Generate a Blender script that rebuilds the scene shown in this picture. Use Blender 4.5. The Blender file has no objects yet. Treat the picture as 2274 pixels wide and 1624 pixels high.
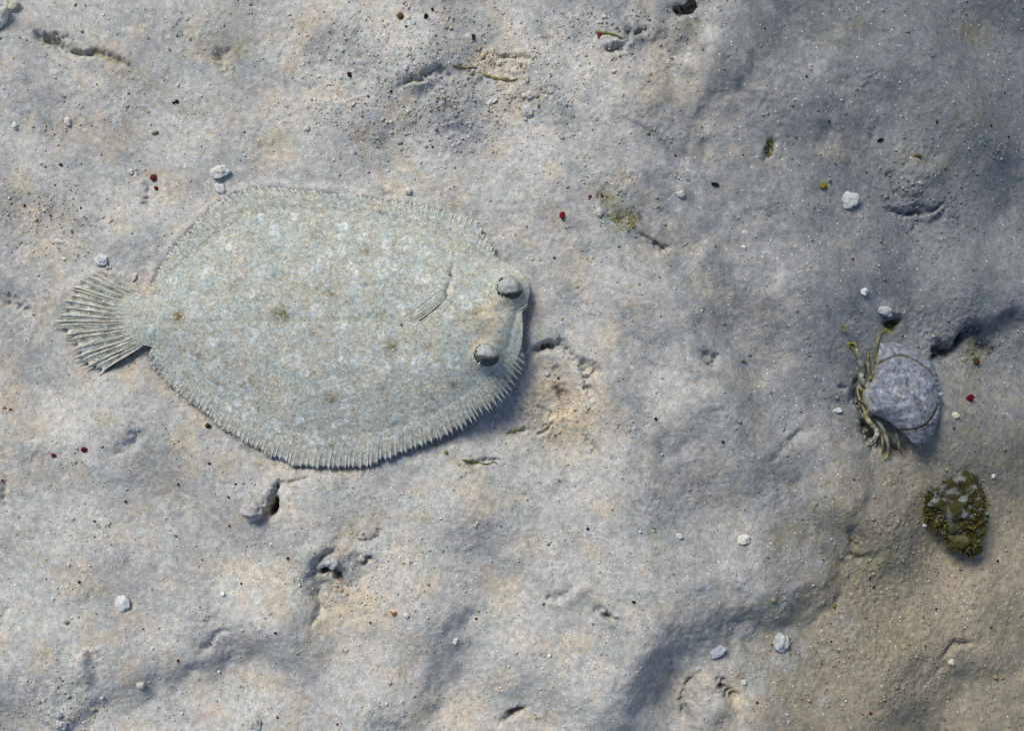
import bpy, bmesh, math, random
import numpy as np
from mathutils import Vector, Matrix, noise as mnoise

# ------------------------------------------------------------------ camera, sky, sun, exposure
S = 0.65 / 2274.0          # metres per layout unit (layout unit = one 1/2274 of the frame width on the sand)
CX, CY = 1137.0, 812.0
CAMH = 0.90
scene = bpy.context.scene
COL = scene.collection

cam_d = bpy.data.cameras.new('camera')
cam = bpy.data.objects.new('camera', cam_d)
COL.objects.link(cam)
cam.location = (0, 0, CAMH)
cam.rotation_euler = (0, 0, 0)
cam_d.sensor_width = 36.0
cam_d.lens = 36.0 * CAMH / 0.65
cam_d.clip_start = 0.02
cam_d.clip_end = 200.0
scene.camera = cam

SUN_EL = math.radians(46)
SUN_AZ = math.radians(-34)      # direction the light comes FROM, clockwise from +Y (top of the picture)
world = bpy.data.worlds.new('World')
scene.world = world
world.use_nodes = True
wn = world.node_tree
bg = wn.nodes['Background']
sky = wn.nodes.new('ShaderNodeTexSky')
sky.sky_type = 'NISHITA'
sky.sun_disc = False
sky.sun_elevation = SUN_EL
sky.sun_rotation = SUN_AZ
wn.links.new(sky.outputs[0], bg.inputs[0])
bg.inputs[1].default_value = 0.095

sun_d = bpy.data.lights.new('sun', 'SUN')
sun_d.energy = 2.95
sun_d.angle = math.radians(24.0)
sun_d.color = (1.0, 0.95, 0.85)
sun = bpy.data.objects.new('sun', sun_d)
COL.objects.link(sun)
ldir = Vector((math.sin(SUN_AZ) * math.cos(SUN_EL), math.cos(SUN_AZ) * math.cos(SUN_EL), math.sin(SUN_EL)))
sun.rotation_euler = ldir.to_track_quat('Z', 'Y').to_euler()
sun.location = ldir * 3

scene.view_settings.view_transform = 'Standard'
scene.view_settings.look = 'None'
scene.view_settings.gamma = 1.0
scene.view_settings.use_curve_mapping = False
scene.view_settings.exposure = 0.22

rng = np.random.default_rng(7)
random.seed(11)

# ------------------------------------------------------------------ helpers
def sstep(a, b, x):
    t = np.clip((x - a) / (b - a), 0, 1)
    return t * t * (3 - 2 * t)

def macro(x, y):
    """large slope of the bottom, mm: level on the left, falling away to the right"""
    u = (np.asarray(x, float) - 1380 + 0.10 * (np.asarray(y, float) - 812)) / 1000.0
    u = np.clip(u, 0, 1.6)
    return -88.0 * u ** 1.4 + 14 * np.clip(u - 0.9, 0, 1) ** 2  # slope shaped to turn the right side away from the sun and dim it

def q(px, py, zmm=None):
    """a point seen at layout (px, py) on the sand -> plan coordinates in layout units"""
    z = macro(px, py) if zmm is None else zmm
    f = (CAMH - z * 0.001) / CAMH
    return CX + (np.asarray(px, float) - CX) * f, CY + (np.asarray(py, float) - CY) * f

def qp(pts):
    return [tuple(float(v) for v in q(*p)) for p in pts]

def wx(x): return (np.asarray(x, float) - CX) * S
def wy(y): return -(np.asarray(y, float) - CY) * S

def crom(pts, n):
    """Catmull-Rom through pts, resampled evenly to n points (any dimension)"""
    p = np.array(pts, float)
    ext = np.vstack([2 * p[0] - p[1], p, 2 * p[-1] - p[-2]])
    out = []
    for i in range(len(p) - 1):
        a, b, c, d = ext[i], ext[i + 1], ext[i + 2], ext[i + 3]
        for t in np.linspace(0, 1, 24, endpoint=False):
            out.append(0.5 * ((2 * b) + (-a + c) * t + (2 * a - 5 * b + 4 * c - d) * t * t + (-a + 3 * b - 3 * c + d) * t ** 3))
    out.append(p[-1])
    out = np.array(out)
    L = np.concatenate([[0], np.cumsum(np.linalg.norm(np.diff(out[:, :2], axis=0), axis=1))])
    s = np.linspace(0, L[-1], n)
    return np.stack([np.interp(s, L, out[:, k]) for k in range(out.shape[1])], axis=1)

def spectral(shape, step, lo, hi, seed, beta=1.0, aniso=None):
    """band-limited random relief, unit rms; lo..hi wavelengths in layout units"""
    r = np.random.default_rng(seed)
    w = np.fft.rfft2(r.standard_normal(shape))
    fy = np.fft.fftfreq(shape[0], step)[:, None]
    fx = np.fft.rfftfreq(shape[1], step)[None, :]
    if aniso:
        ang, k = aniso
        ca, sa = math.cos(ang), math.sin(ang)
        u, v = fx * ca + fy * sa, -fx * sa + fy * ca
        f = np.sqrt((u * k) ** 2 + v ** 2)
    else:
        f = np.sqrt(fx ** 2 + fy ** 2)
    f = np.maximum(f, 1e-9)
    band = np.exp(-(1.0 / (hi * f)) ** 4) * np.exp(-(f * lo) ** 4)
    o = np.fft.irfft2(w * band / f ** beta, shape)
    return o / o.std()

def mesh_np(name, verts, faces, mat=None, parent=None, attrs=None, smooth=True):
    """verts (n,3) in metres, faces (m,3) or (m,4) int"""
    me = bpy.data.meshes.new(name)
    v = np.ascontiguousarray(verts, np.float32)
    f = np.ascontiguousarray(faces, np.int32)
    k = f.shape[1]
    me.vertices.add(len(v)); me.vertices.foreach_set('co', v.ravel())
    me.loops.add(f.size); me.loops.foreach_set('vertex_index', f.ravel())
    me.polygons.add(len(f))
    me.polygons.foreach_set('loop_start', np.arange(0, f.size, k, dtype=np.int32))
    if smooth:
        me.polygons.foreach_set('use_smooth', np.ones(len(f), bool))
    me.update(calc_edges=True)
    for an, arr in (attrs or {}).items():
        a = me.attributes.new(an, 'FLOAT_COLOR', 'POINT')
        c = np.ones((len(v), 4), np.float32); c[:, :3] = arr
        a.data.foreach_set('color', c.ravel())
    me.validate()
    if mat: me.materials.append(mat)
    o = bpy.data.objects.new(name, me)
    COL.objects.link(o)
    if parent: o.parent = parent
    return o

def grid_faces(n, m, wrap=False):
    """faces of an n x m vertex grid (row-major); wrap joins last column to first"""
    i = np.arange(n - 1)[:, None]
    j = np.arange(m if wrap else m - 1)[None, :]
    j2 = (j + 1) % m
    a = i * m + j; b = i * m + j2; c = (i + 1) * m + j2; d = (i + 1) * m + j
    return np.stack([a, b, c, d], -1).reshape(-1, 4)

def tag(o, label=None, cat=None, group=None, kind=None):
    if label: o['label'] = label
    if cat: o['category'] = cat
    if group: o['group'] = group
    if kind: o['kind'] = kind
    return o

def empty(name, loc=(0, 0, 0)):
    o = bpy.data.objects.new(name, None)
    o.empty_display_size = 0.02
    o.location = loc
    COL.objects.link(o)
    return o

# ------------------------------------------------------------------ materials
def new_mat(name):
    m = bpy.data.materials.new(name); m.use_nodes = True
    nt = m.node_tree
    b = nt.nodes['Principled BSDF']
    b.inputs['Roughness'].default_value = 0.9
    b.inputs['Specular IOR Level'].default_value = 0.12
    return m, nt, b

def nd(nt, typ, **kw):
    n = nt.nodes.new(typ)
    for k, v in kw.items():
        if k in n.inputs: n.inputs[k].default_value = v
        else: setattr(n, k, v)
    return n

def ramp(nt, fac, stops):
    r = nt.nodes.new('ShaderNodeValToRGB')
    el = r.color_ramp.elements
    while len(el) < len(stops): el.new(0.5)
    for e, (p, c) in zip(el, stops):
        e.position = p
        e.color = (c, c, c, 1) if not isinstance(c, tuple) else (*c, 1)
    nt.links.new(fac, r.inputs[0])
    return r.outputs[0]

def mul(nt, a, b, blend='MULTIPLY', fac=1.0):
    m = nt.nodes.new('ShaderNodeMix'); m.data_type = 'RGBA'; m.blend_type = blend
    if isinstance(fac, float): m.inputs[0].default_value = fac
    else: nt.links.new(fac, m.inputs[0])
    for s, i in ((a, 6), (b, 7)):
        if isinstance(s, tuple): m.inputs[i].default_value = (*s, 1)
        else: nt.links.new(s, m.inputs[i])
    return m.outputs[2]

def granular(name, attr='tint', color=None, coarse=260, fine=1150, cvar=(0.80, 1.18), fvar=(0.62, 1.36),
             bump=0.0006, white=0.0, dark=0.0, rough=0.92, spec=0.1, dark_col=(0.05, 0.045, 0.03)):
    m, nt, b = new_mat(name)
    b.inputs['Roughness'].default_value = rough
    b.inputs['Specular IOR Level'].default_value = spec
    tc = nt.nodes.new('ShaderNodeTexCoord')
    co = tc.outputs['Object']
    if color is None:
        at = nt.nodes.new('ShaderNodeAttribute'); at.attribute_name = attr
        base = at.outputs['Color']
    else:
        base = color
    n1 = nd(nt, 'ShaderNodeTexNoise', Scale=coarse, Detail=4.0, Roughness=0.6); nt.links.new(co, n1.inputs['Vector'])
    n2 = nd(nt, 'ShaderNodeTexNoise', Scale=fine, Detail=3.0, Roughness=0.75); nt.links.new(co, n2.inputs['Vector'])
    c = mul(nt, base, ramp(nt, n1.outputs['Fac'], [(0.30, cvar[0]), (0.70, cvar[1])]))
    c = mul(nt, c, ramp(nt, n2.outputs['Fac'], [(0.28, fvar[0]), (0.72, fvar[1])]))
    # hue variation between grains, warm and cold
    n4 = nd(nt, 'ShaderNodeTexNoise', Scale=fine * 0.6, Detail=2.0); nt.links.new(co, n4.inputs['Vector'])
    c = mul(nt, c, ramp(nt, n4.outputs['Fac'], [(0.36, (1.08, 0.99, 0.86)), (0.64, (0.93, 1.0, 1.10))]))
    if white > 0 or dark > 0:
        vo = nd(nt, 'ShaderNodeTexVoronoi', Scale=520.0); nt.links.new(co, vo.inputs['Vector'])
        sep = nt.nodes.new('ShaderNodeSeparateColor'); nt.links.new(vo.outputs['Color'], sep.inputs[0])
        for chan, amount, colr, rad in (('Red', white, (0.72, 0.72, 0.69), 0.30), ('Green', dark, dark_col, 0.26)):
            if amount <= 0: continue
            pick = nd(nt, 'ShaderNodeMath', operation='LESS_THAN'); nt.links.new(sep.outputs[chan], pick.inputs[0]); pick.inputs[1].default_value = amount
            near = nd(nt, 'ShaderNodeMath', operation='LESS_THAN'); nt.links.new(vo.outputs['Distance'], near.inputs[0]); near.inputs[1].default_value = rad
            both = nd(nt, 'ShaderNodeMath', operation='MULTIPLY'); nt.links.new(pick.outputs[0], both.inputs[0]); nt.links.new(near.outputs[0], both.inputs[1])
            soft = nd(nt, 'ShaderNodeMath', operation='MULTIPLY'); nt.links.new(both.outputs[0], soft.inputs[0]); soft.inputs[1].default_value = 0.75
            c = mul(nt, c, colr, 'MIX', soft.outputs[0])
    nt.links.new(c, b.inputs['Base Color'])
    if bump:
        n3 = nd(nt, 'ShaderNodeTexNoise', Scale=fine * 0.55, Detail=4.0, Roughness=0.7); nt.links.new(co, n3.inputs['Vector'])
        bp = nd(nt, 'ShaderNodeBump', Strength=1.0, Distance=bump)
        nt.links.new(n3.outputs['Fac'], bp.inputs['Height'])
        nt.links.new(bp.outputs[0], b.inputs['Normal'])
    return m

M_SAND = granular('sand', white=0.05, dark=0.05, bump=0.00045, fvar=(0.62, 1.38))
M_SKIN = granular('flatfish_skin', coarse=380, fine=900, cvar=(0.76, 1.20), fvar=(0.56, 1.42), bump=0.00040, dark=0.15, white=0.05, dark_col=(0.15, 0.125, 0.06))
M_FIN = granular('fin_membrane', coarse=380, fine=900, cvar=(0.72, 1.24), fvar=(0.50, 1.48), bump=0.0003, dark=0.15, white=0.07, dark_col=(0.15, 0.125, 0.06))
M_RAY = granular('fin_ray', coarse=600, fine=1500, cvar=(0.75, 1.2), fvar=(0.8, 1.2), bump=0.0)
M_EYE = granular('eye_skin', coarse=500, fine=1200, cvar=(0.86, 1.12), fvar=(0.78, 1.2), bump=0.0005, rough=0.9, spec=0.1)
M_PUPIL = granular('pupil', color=(0.012, 0.017, 0.016), coarse=300, fine=900, bump=0.0, rough=0.35, spec=0.5)
M_SHELL = granular('carapace', coarse=330, fine=1000, cvar=(0.50, 1.34), fvar=(0.60, 1.38), bump=0.0004, dark=0.07, dark_col=(0.10, 0.09, 0.10))
M_STONE = granular('stone', coarse=300, fine=1000, cvar=(0.78, 1.16), fvar=(0.68, 1.28), bump=0.0006)
M_ALGAE = granular('algae', coarse=400, fine=900, cvar=(0.55, 1.4), fvar=(0.7, 1.3), bump=0.0)

# ------------------------------------------------------------------ outlines of the flatfish (layout units)
BODY = [(300, 652), (330, 648), (365, 605), (410, 560), (470, 505), (540, 462), (620, 447), (700, 447),
        (780, 450), (860, 462), (930, 482), (1000, 512), (1060, 546), (1105, 575), (1140, 590), (1163, 610), (1176, 642), (1171, 672),
        (1160, 692), (1161, 725), (1158, 765), (1148, 795), (1130, 822), (1100, 850), (1050, 885), (990, 922), (920, 953),
        (840, 976), (760, 986), (680, 982), (600, 962), (530, 928), (470, 888), (420, 850), (375, 808), (345, 778), (322, 768),
        (292, 764), (262, 752), (252, 720), (251, 688), (264, 662)]
UP_TIP = [(318, 648), (333, 618), (345, 598), (362, 570), (385, 535), (412, 505), (440, 478), (470, 450), (500, 430), (535, 415),
          (570, 409), (610, 410), (678, 418), (769, 424), (859, 438), (925, 446), (980, 463), (1025, 472), (1060, 491), (1085, 532), (1108, 572)]
UP_BASE = [(338, 660), (370, 620), (416, 576), (476, 523), (545, 482), (622, 468), (700, 468), (780, 471), (858, 483), (926, 502), (994, 531), (1052, 563), (1096, 590)]
LO_TIP = [(323, 788), (329, 812), (347, 838), (383, 874), (413, 898), (452, 929), (482, 953), (537, 990), (573, 1007), (597, 1019), (639, 1036),
          (700, 1045), (763, 1045), (814, 1038), (829, 1033), (897, 1008), (929, 995), (983, 976), (1016, 963), (1048, 943), (1075, 923), (1102, 902),
          (1128, 878), (1143, 860), (1156, 838), (1166, 810), (1160, 775)]
LO_BASE = [(340, 762), (378, 792), (424, 832), (474, 870), (536, 908), (604, 941), (682, 960), (760, 964), (838, 954), (914, 932), (982, 902), (1040, 867),
           (1086, 834), (1114, 808), (1132, 785), (1144, 764)]
LIFT = [(330, 640, 1.5), (410, 505, 1.0), (570, 409, 0.8), (770, 424, 0.8), (925, 446, 1.2), (1000, 468, 2.5), (1060, 491, 3.5), (1110, 574, 5),
        (1170, 650, 9), (1160, 720, 12), (1158, 770, 14), (1165, 811, 16), (1117, 889, 16.5), (1048, 942, 14), (983, 974, 9), (897, 1006, 5.5), (763, 1043, 3.6),
        (639, 1036, 3.2), (537, 990, 2.2), (452, 929, 1.4), (347, 838, 1.3), (323, 785, 4), (305, 775, 6.0), (220, 826, 3.2), (120, 715, 1.5), (213, 597, 1.5)]

def lift(x, y):
    x = np.asarray(x, float); y = np.asarray(y, float)
    num = 0; den = 0
    for a, b, z in LIFT:
        w = 1.0 / (((x - a) ** 2 + (y - b) ** 2) + 900.0) ** 1.5
        num = num + w * z; den = den + w
    return num / den

# ------------------------------------------------------------------ the sand bottom
STEP = 3.0
gx = np.arange(-260, 2535, STEP)
gy = np.arange(-220, 1846, STEP)
NX, NY = len(gx), len(gy)
X, Y = np.meshgrid(gx, gy)
shape = (NY, NX)
Z = macro(X, Y).astype(float)

n_big = spectral(shape, STEP, 230, 760, 3, 1.2, (math.radians(-38), 0.62))
n_mid = spectral(shape, STEP, 40, 170, 4, 1.0, (math.radians(-35), 0.75))
n_sml = spectral(shape, STEP, 9, 46, 5, 0.9)
n_fin = spectral(shape, STEP, 6, 16, 6, 0.4)
wA = spectral(shape, STEP, 55, 240, 8, 1.1)
wB = spectral(shape, STEP, 55, 240, 9, 1.1)
XW, YW = X + 6.0 * wA + 1.5 * n_sml, Y + 6.0 * wB + 1.5 * np.roll(n_sml, 97, 1)        # warped plan, so that edges run unevenly

def blob(cx, cy, rx, ry, rot=0.0, soft=1.0, warp=True):
    cx, cy = q(cx, cy)
    x0 = (XW if warp else X) - cx; y0 = (YW if warp else Y) - cy
    a = math.radians(rot)
    u = (x0 * math.cos(a) + y0 * math.sin(a)) / rx
    v = (-x0 * math.sin(a) + y0 * math.cos(a)) / ry
    return np.exp(-((u * u + v * v) ** soft))

def polydist(pts, reach):
    """window, distance, signed distance (positive to the right when walking along pts, y down) and 0..1 along the line"""
    pts = qp(pts)
    xs = [p[0] for p in pts]; ys = [p[1] for p in pts]
    i0 = max(0, int((min(ys) - reach - gy[0]) / STEP)); i1 = min(NY, int((max(ys) + reach - gy[0]) / STEP) + 2)
    j0 = max(0, int((min(xs) - reach - gx[0]) / STEP)); j1 = min(NX, int((max(xs) + reach - gx[0]) / STEP) + 2)
    sl = (slice(i0, i1), slice(j0, j1))
    x, y = XW[sl], YW[sl]
    best = np.full(x.shape, 1e9); sd = np.zeros(x.shape); tt = np.zeros(x.shape)
    L = [0]
    for a, b in zip(pts, pts[1:]): L.append(L[-1] + math.hypot(b[0] - a[0], b[1] - a[1]))
    for k, (a, b) in enumerate(zip(pts, pts[1:])):
        dx, dy = b[0] - a[0], b[1] - a[1]; l2 = dx * dx + dy * dy + 1e-9
        t = np.clip(((x - a[0]) * dx + (y - a[1]) * dy) / l2, 0, 1)
        ex, ey = x - a[0] - t * dx, y - a[1] - t * dy
        d = np.hypot(ex, ey)
        s = np.sign(dx * ey - dy * ex) * d
        upd = d < best
        best[upd] = d[upd]; sd[upd] = s[upd]; tt[upd] = ((L[k] + t * math.sqrt(l2)) / L[-1])[upd]
    return sl, best, sd, tt

def groove(pts, w, depth, taper=True):
    sl, d, sd, t = polydist(pts, w * 3)
    e = np.minimum(1, 4.0 * np.minimum(t + 0.06, 1.06 - t)) if taper else 1
    rag = np.clip(0.9 + 0.25 * n_mid[sl] + 0.18 * n_sml[sl], 0.25, 1.6)
    Z[sl] -= depth * e * rag * np.exp(-(d / w) ** 2)

def scarp(pts, w, drop, back=160, front=90):
    """ground stays high on the left of the line and drops on its right, easing back to level on both sides"""
    sl, d, sd, t = polydist(pts, max(back, front) * 3.0)
    e = np.clip(np.minimum(t, 1 - t) * 6, 0, 1) ** 0.7
    sd = -sd          # y runs down the picture
    high = np.exp(-(np.clip(-sd, 0, None) / back) ** 2) * 0.5
    low = np.exp(-(np.clip(sd, 0, None) / front) ** 2) * 0.5
    w = w * (1.45 + 0.25 * n_mid[sl])
    w = np.clip(w, 6, None)
    k = np.clip((sd + w) / (2 * w), 0, 1); k = k * k * (3 - 2 * k)
    Z[sl] += drop * e * (high * (1 - k) - low * k)

rough = np.clip(0.55 + 0.25 * wA, 0.15, 1.4)
for b_ in ((1000, 180, 330, 120, 12, 1.1), (1370, 70, 160, 70, 0, 1.0), (2040, 440, 150, 90, 20, .9), (1240, 930, 110, 90, 0, .9), (770, 1270, 120, 70, 0, 1.0),
           (2000, 1350, 260, 330, 10, 0.8), (150, 1570, 110, 70, 0, 1.0), (100, 480, 140, 90, 0, .6), (240, 170, 160, 70, 10, .6), (2150, 760, 110, 70, 0, 1.4), (1360, 470, 90, 60, 0, .6)):
    rough += b_[5] * blob(*b_[:5])
def raster(poly):
    p = [q(a, b, 6.0) for a, b in poly]
    ins = np.zeros(shape, bool)
    n = len(p)
    for k in range(n):
        (x1, y1), (x2, y2) = p[k], p[(k + 1) % n]
        c = ((y1 > Y) != (y2 > Y))
        xi = (x2 - x1) * (Y - y1) / (y2 - y1 + 1e-12) + x1
        ins ^= (c & (X < xi))
    return ins.astype(float)

def blur(a, r):
    """gaussian blur in the frequency domain, r in layout units"""
    fy = np.fft.fftfreq(shape[0], STEP)[:, None]; fx = np.fft.rfftfreq(shape[1], STEP)[None, :]
    return np.fft.irfft2(np.fft.rfft2(a) * np.exp(-2 * (math.pi * r) ** 2 * (fx ** 2 + fy ** 2)), shape)

TAIL_POLY = [(274, 621), (213, 597), (191, 611), (160, 633), (133, 654), (121, 672), (117, 694), (121, 715), (124, 733), (133, 754), (142, 775), (157, 796), (181, 808), (220, 826), (305, 772)]
fishmask = np.clip(raster(UP_TIP + [(1176, 642), (1161, 725)] + LO_TIP[::-1]) + raster(TAIL_POLY), 0, 1)
calm = np.clip(blur(fishmask, 120) * 2.0, 0, 1)
Z += 4.6 * n_big * (1 - 0.8 * calm) + 0.30 * n_mid + rough * (0.125 * n_sml + 0.05 * n_fin)

# --- scarps and banks read off the photograph
scarp([(1930, 1010), (1890, 1090), (1866, 1190), (1838, 1320), (1730, 1372), (1600, 1395), (1510, 1425), (1450, 1500), (1390, 1580), (1330, 1680)], 44, 13.5, 250, 140)
scarp([(1500, 1420), (1450, 1490), (1400, 1560)], 20, 5, 80, 60)
scarp([(1060, 1330), (1010, 1400), (985, 1480), (960, 1560), (930, 1640)], 34, 9, 130, 90)
scarp([(640, 1415), (520, 1450), (420, 1490), (330, 1525), (230, 1562), (160, 1600), (110, 1650)], 34, 7, 140, 90)
scarp([(220, 1440), (207, 1490), (200, 1530)], 9, 3, 40, 30)
scarp([(1660, 90), (1610, 180), (1560, 270), (1520, 340)], 42, 10.0, 150, 100)
scarp([(1560, -20), (1535, 40), (1490, 120)], 22, 5, 60, 50)
scarp([(730, 40), (690, 110), (660, 190)], 34, 6.0, 110, 80)
scarp([(1130, 60), (1000, 140), (900, 210), (820, 320)], 44, 7.5, 120, 110)
scarp([(1900, 130), (1800, 270), (1780, 330)], 50, 9, 130, 100)
scarp([(2000, 130), (1960, 230), (1880, 300)], 45, 5, 120, 90)
scarp([(1680, 900), (1560, 920), (1440, 1010)], 40, 6, 120, 90)
scarp([(1870, 980), (1700, 1060), (1620, 1120)], 40, 6, 110, 90)
scarp([(2274, 300), (2230, 420), (2200, 520)], 40, 5, 120, 90)
scarp([(2290, 690), (2210, 720), (2140, 762), (2075, 806)], 11, 9.0, 90, 45)
scarp([(1330, 1310), (1280, 1340), (1230, 1352)], 14, 2.5, 50, 40)
scarp([(1490, 60), (1400, 100), (1330, 120)], 20, 4, 60, 60)
scarp([(2110, 470), (2060, 480), (2010, 450)], 12, 3.5, 60, 40)
scarp([(250, 965), (190, 990), (100, 1030)], 28, 3, 90, 60)
scarp([(2110, 1450), (2050, 1480), (1960, 1500)], 20, 4, 70, 60)
scarp([(2290, 1470), (2180, 1500), (2080, 1560)], 24, 4, 80, 60)
scarp([(1150, 1240), (1100, 1285), (1040, 1310)], 24, 2.2, 80, 60)
far = np.clip(blur(fishmask, 42) * 1.9, 0, 1)
near = np.clip(blur(fishmask, 9) * 1.7, 0, 1)
level = 0.25 * n_mid + 0.12 * n_sml
Z = Z * (1 - far) + far * (0.35 * Z * (1 - near) + level)
Z -= 1.4 * near * sstep(560, 760, Y)
# --- rock clump with an open mouth under the fish
Z += 5.5 * blob(735, 1245, 62, 40, -20, 1.2) + 3 * blob(790, 1225, 60, 26, 10)
scarp([(760, 1190), (705, 1230), (682, 1275), (690, 1330), (705, 1375)], 16, 5, 60, 40)
groove([(712, 1272), (735, 1273), (752, 1280), (765, 1292)], 8, 13)
groove([(700, 1330), (712, 1310), (708, 1350), (694, 1380)], 6, 4)
groove([(690, 1285), (710, 1255), (740, 1225)], 9, 4.5)
groove([(800, 1195), (830, 1190), (850, 1180)], 5, 3)
groove([(795, 1262), (812, 1248), (830, 1243)], 5, 3.5)
# --- burrow beside the round pebble
groove([(607, 1106), (604, 1122), (601, 1136)], 9.5, 30, False)
groove([(604, 1108), (614, 1092), (628, 1080)], 6, 9)
groove([(628, 1080), (655, 1072), (685, 1064)], 5, 3.5)
groove([(560, 1156), (580, 1160), (600, 1150)], 6, 3)
# --- crater by the mouth
Z -= 3.6 * blob(1240, 850, 76, 66, 0, 2.0)
Z += 3.6 * blob(1250, 945, 52, 44, 10, 1.2) + 1.8 * blob(1225, 880, 40, 30, 0)
groove([(1172, 800), (1195, 778), (1222, 770), (1256, 778), (1288, 800), (1312, 835), (1325, 880), (1328, 910)], 10, 6.5)
groove([(1200, 778), (1225, 770), (1256, 776)], 9, 4.5)
groove([(1190, 962), (1215, 950), (1232, 940)], 5, 4.0)
groove([(1222, 828), (1236, 822), (1250, 836)], 5, 3.0)
groove([(1200, 900), (1215, 912), (1222, 930)], 5, 3.0)
groove([(1236, 845), (1246, 868), (1250, 885)], 10, 2.0)
groove([(1300, 960), (1318, 985), (1312, 1010)], 6, 4.0)
Z -= 3.5 * blob(1110, 930, 70, 55, -35, 1.2)
# --- cracks and dents
for pts, w, d in (([(62, 66), (110, 82), (170, 102), (215, 118), (290, 142)], 6, 3.2), ([(80, 70), (150, 97), (185, 112)], 8, 2.5),
                  ([(1030, 1020), (1065, 1028), (1090, 1034), (1108, 1030)], 4, 2.4), ([(1122, 962), (1150, 952), (1170, 945)], 4, 2.0),
                  ([(1425, 522), (1460, 540), (1490, 556)], 5, 3.0), ([(1708, 305), (1712, 330), (1706, 350)], 9, 6.0),
                  ([(2200, 718), (2160, 745), (2120, 772), (2085, 798)], 12, 11), ([(2190, 740), (2220, 760), (2240, 800)], 12, 4),
                  ([(1600, 1520), (1622, 1545), (1650, 1565)], 9, 9), ([(1560, 1508), (1540, 1530), (1522, 1560), (1512, 1610)], 7, 5),
                  ([(1112, 1604), (1140, 1588), (1165, 1577)], 8, 8), ([(1210, 1330), (1255, 1325), (1275, 1300)], 9, 2.4),
                  ([(1310, 1350), (1345, 1358), (1385, 1372)], 6, 3.4), ([(1330, 1340), (1360, 1370), (1390, 1382)], 6, 2.6),
                  ([(0, 655), (35, 662), (70, 690)], 12, 3.6), ([(20, 1340), (0, 1400)], 8, 2), ([(5, 1060), (18, 1100), (10, 1140)], 7, 3),
                  ([(500, 105), (495, 130), (508, 150)], 10, 2.6), ([(330, 410), (322, 440), (318, 455)], 7, 3.2),
                  ([(1500, 25), (1520, 20), (1545, 5)], 12, 9), ([(1380, 60), (1400, 80), (1440, 60)], 7, 4), ([(1340, 110), (1370, 95), (1400, 100)], 7, 4),
                  ([(1100, 118), (1140, 128), (1180, 138)], 5, 3), ([(930, 170), (960, 165), (1000, 180)], 9, 4), ([(890, 200), (920, 185), (950, 190)], 6, 3),
                  ([(1960, 712), (1985, 716), (2003, 704)], 9, 5), ([(1985, 470), (2030, 478), (2070, 470)], 6, 4), ([(2030, 455), (2065, 462), (2100, 455)], 6, 3),
                  ([(2010, 425), (1985, 400), (1995, 380)], 7, 2.5), ([(2060, 355), (2030, 345)], 6, 4), ([(1330, 455), (1350, 480), (1390, 500)], 8, 2),
                  ([(1880, 860), (1860, 850)], 6, 2), ([(1905, 1225), (1895, 1160)], 6, 3), ([(2090, 1455), (2130, 1440), (2170, 1430)], 7, 3),
                  ([(1890, 1250), (1930, 1240), (1955, 1250)], 7, 2.5), ([(600, 1060), (560, 1040)], 9, 1.6), ([(870, 445), (840, 436)], 5, 1.6), ([(250, 1010), (300, 985), (330, 960)], 10, 2.2),
                  ([(1800, 960), (1740, 990), (1700, 1030)], 10, 2), ([(430, 1440), (470, 1420), (520, 1400)], 8, 2), ([(1560, 780), (1585, 790), (1570, 800)], 8, 3)):
    groove(pts, w * 1.1, d * 1.35)
# --- mounds
for m_ in ((1565, 1580, 58, 62, 0, 8.5, 1.6), (2050, 375, 55, 42, 15, 5.5, 1.4), (1350, 1365, 36, 18, 20, 2.2, 1.2), (192, 1488, 20, 24, 0, 3.2, 1.3), (150, 1600, 46, 36, -20, 3.2, 1.2),
           (780, 1360, 70, 60, 0, 2.5, 1.0), (1985, 690, 34, 18, 10, 4.0, 1.3), (2000, 800, 130, 100, 0, 2.0, 1.0), (1700, 1240, 220, 110, 20, 3.0, 1.0), (40, 40, 80, 50, 0, 2, 1), (1390, 190, 150, 70, 10, 3.0, 1), (1800, 660, 160, 120, 0, 4.0, 1)):
    Z += m_[5] * blob(*m_[:5], m_[6])

# sand banked lightly against the upper edge of the fish
edge = np.clip(blur(fishmask, 9) * (1 - blur(fishmask, 9)) * 4, 0, 1)
Z += 1.8 * edge * sstep(900, 420, Y) * sstep(1000, 700, X)
# the lower right of the fish is held clear of a shallow scrape
Z -= 4.5 * blob(1100, 915, 60, 52, -35, 1.2)
# crab rests in a slight hollow; rock too
Z -= 6.0 * blob(1990, 890, 92, 118, 0, 2.0)
Z -= 2.0 * blob(2128, 1130, 60, 60, 0, 1.6)
# trough on the shaded front side of the crab
groove([(1900, 830), (1915, 890), (1930, 930), (1960, 985), (2005, 1005), (2040, 985)], 17, 9)

# --- colour of the bottom itself (silt, bare sand, algal film), with light falloff painted in on the right
t1 = spectral(shape, STEP, 60, 420, 21, 1.2); t2 = spectral(shape, STEP, 30, 260, 22, 1.1); t3 = spectral(shape, STEP, 12, 90, 23, 0.9)
LAV = np.array([0.426, 0.418, 0.404]); TAN = np.array([0.455, 0.418, 0.360]); GRG = np.array([0.395, 0.412, 0.395])
OLV = np.array([0.175, 0.165, 0.062]); BRT = np.array([0.56, 0.47, 0.34]); PUR = np.array([0.13, 0.085, 0.085]); WHT = np.array([0.56, 0.55, 0.52])
def lay(base, col, k):
    return base + (col - base) * np.clip(k, 0, 1)[..., None]
C = np.broadcast_to(LAV, shape + (3,)).copy()
C = lay(C, TAN, sstep(-0.2, 1.6, t1))
C = lay(C, GRG, sstep(0.0, 1.7, t2) * 0.85)
C = lay(C, WHT, sstep(1.2, 2.6, t3) * 0.35)
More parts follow.
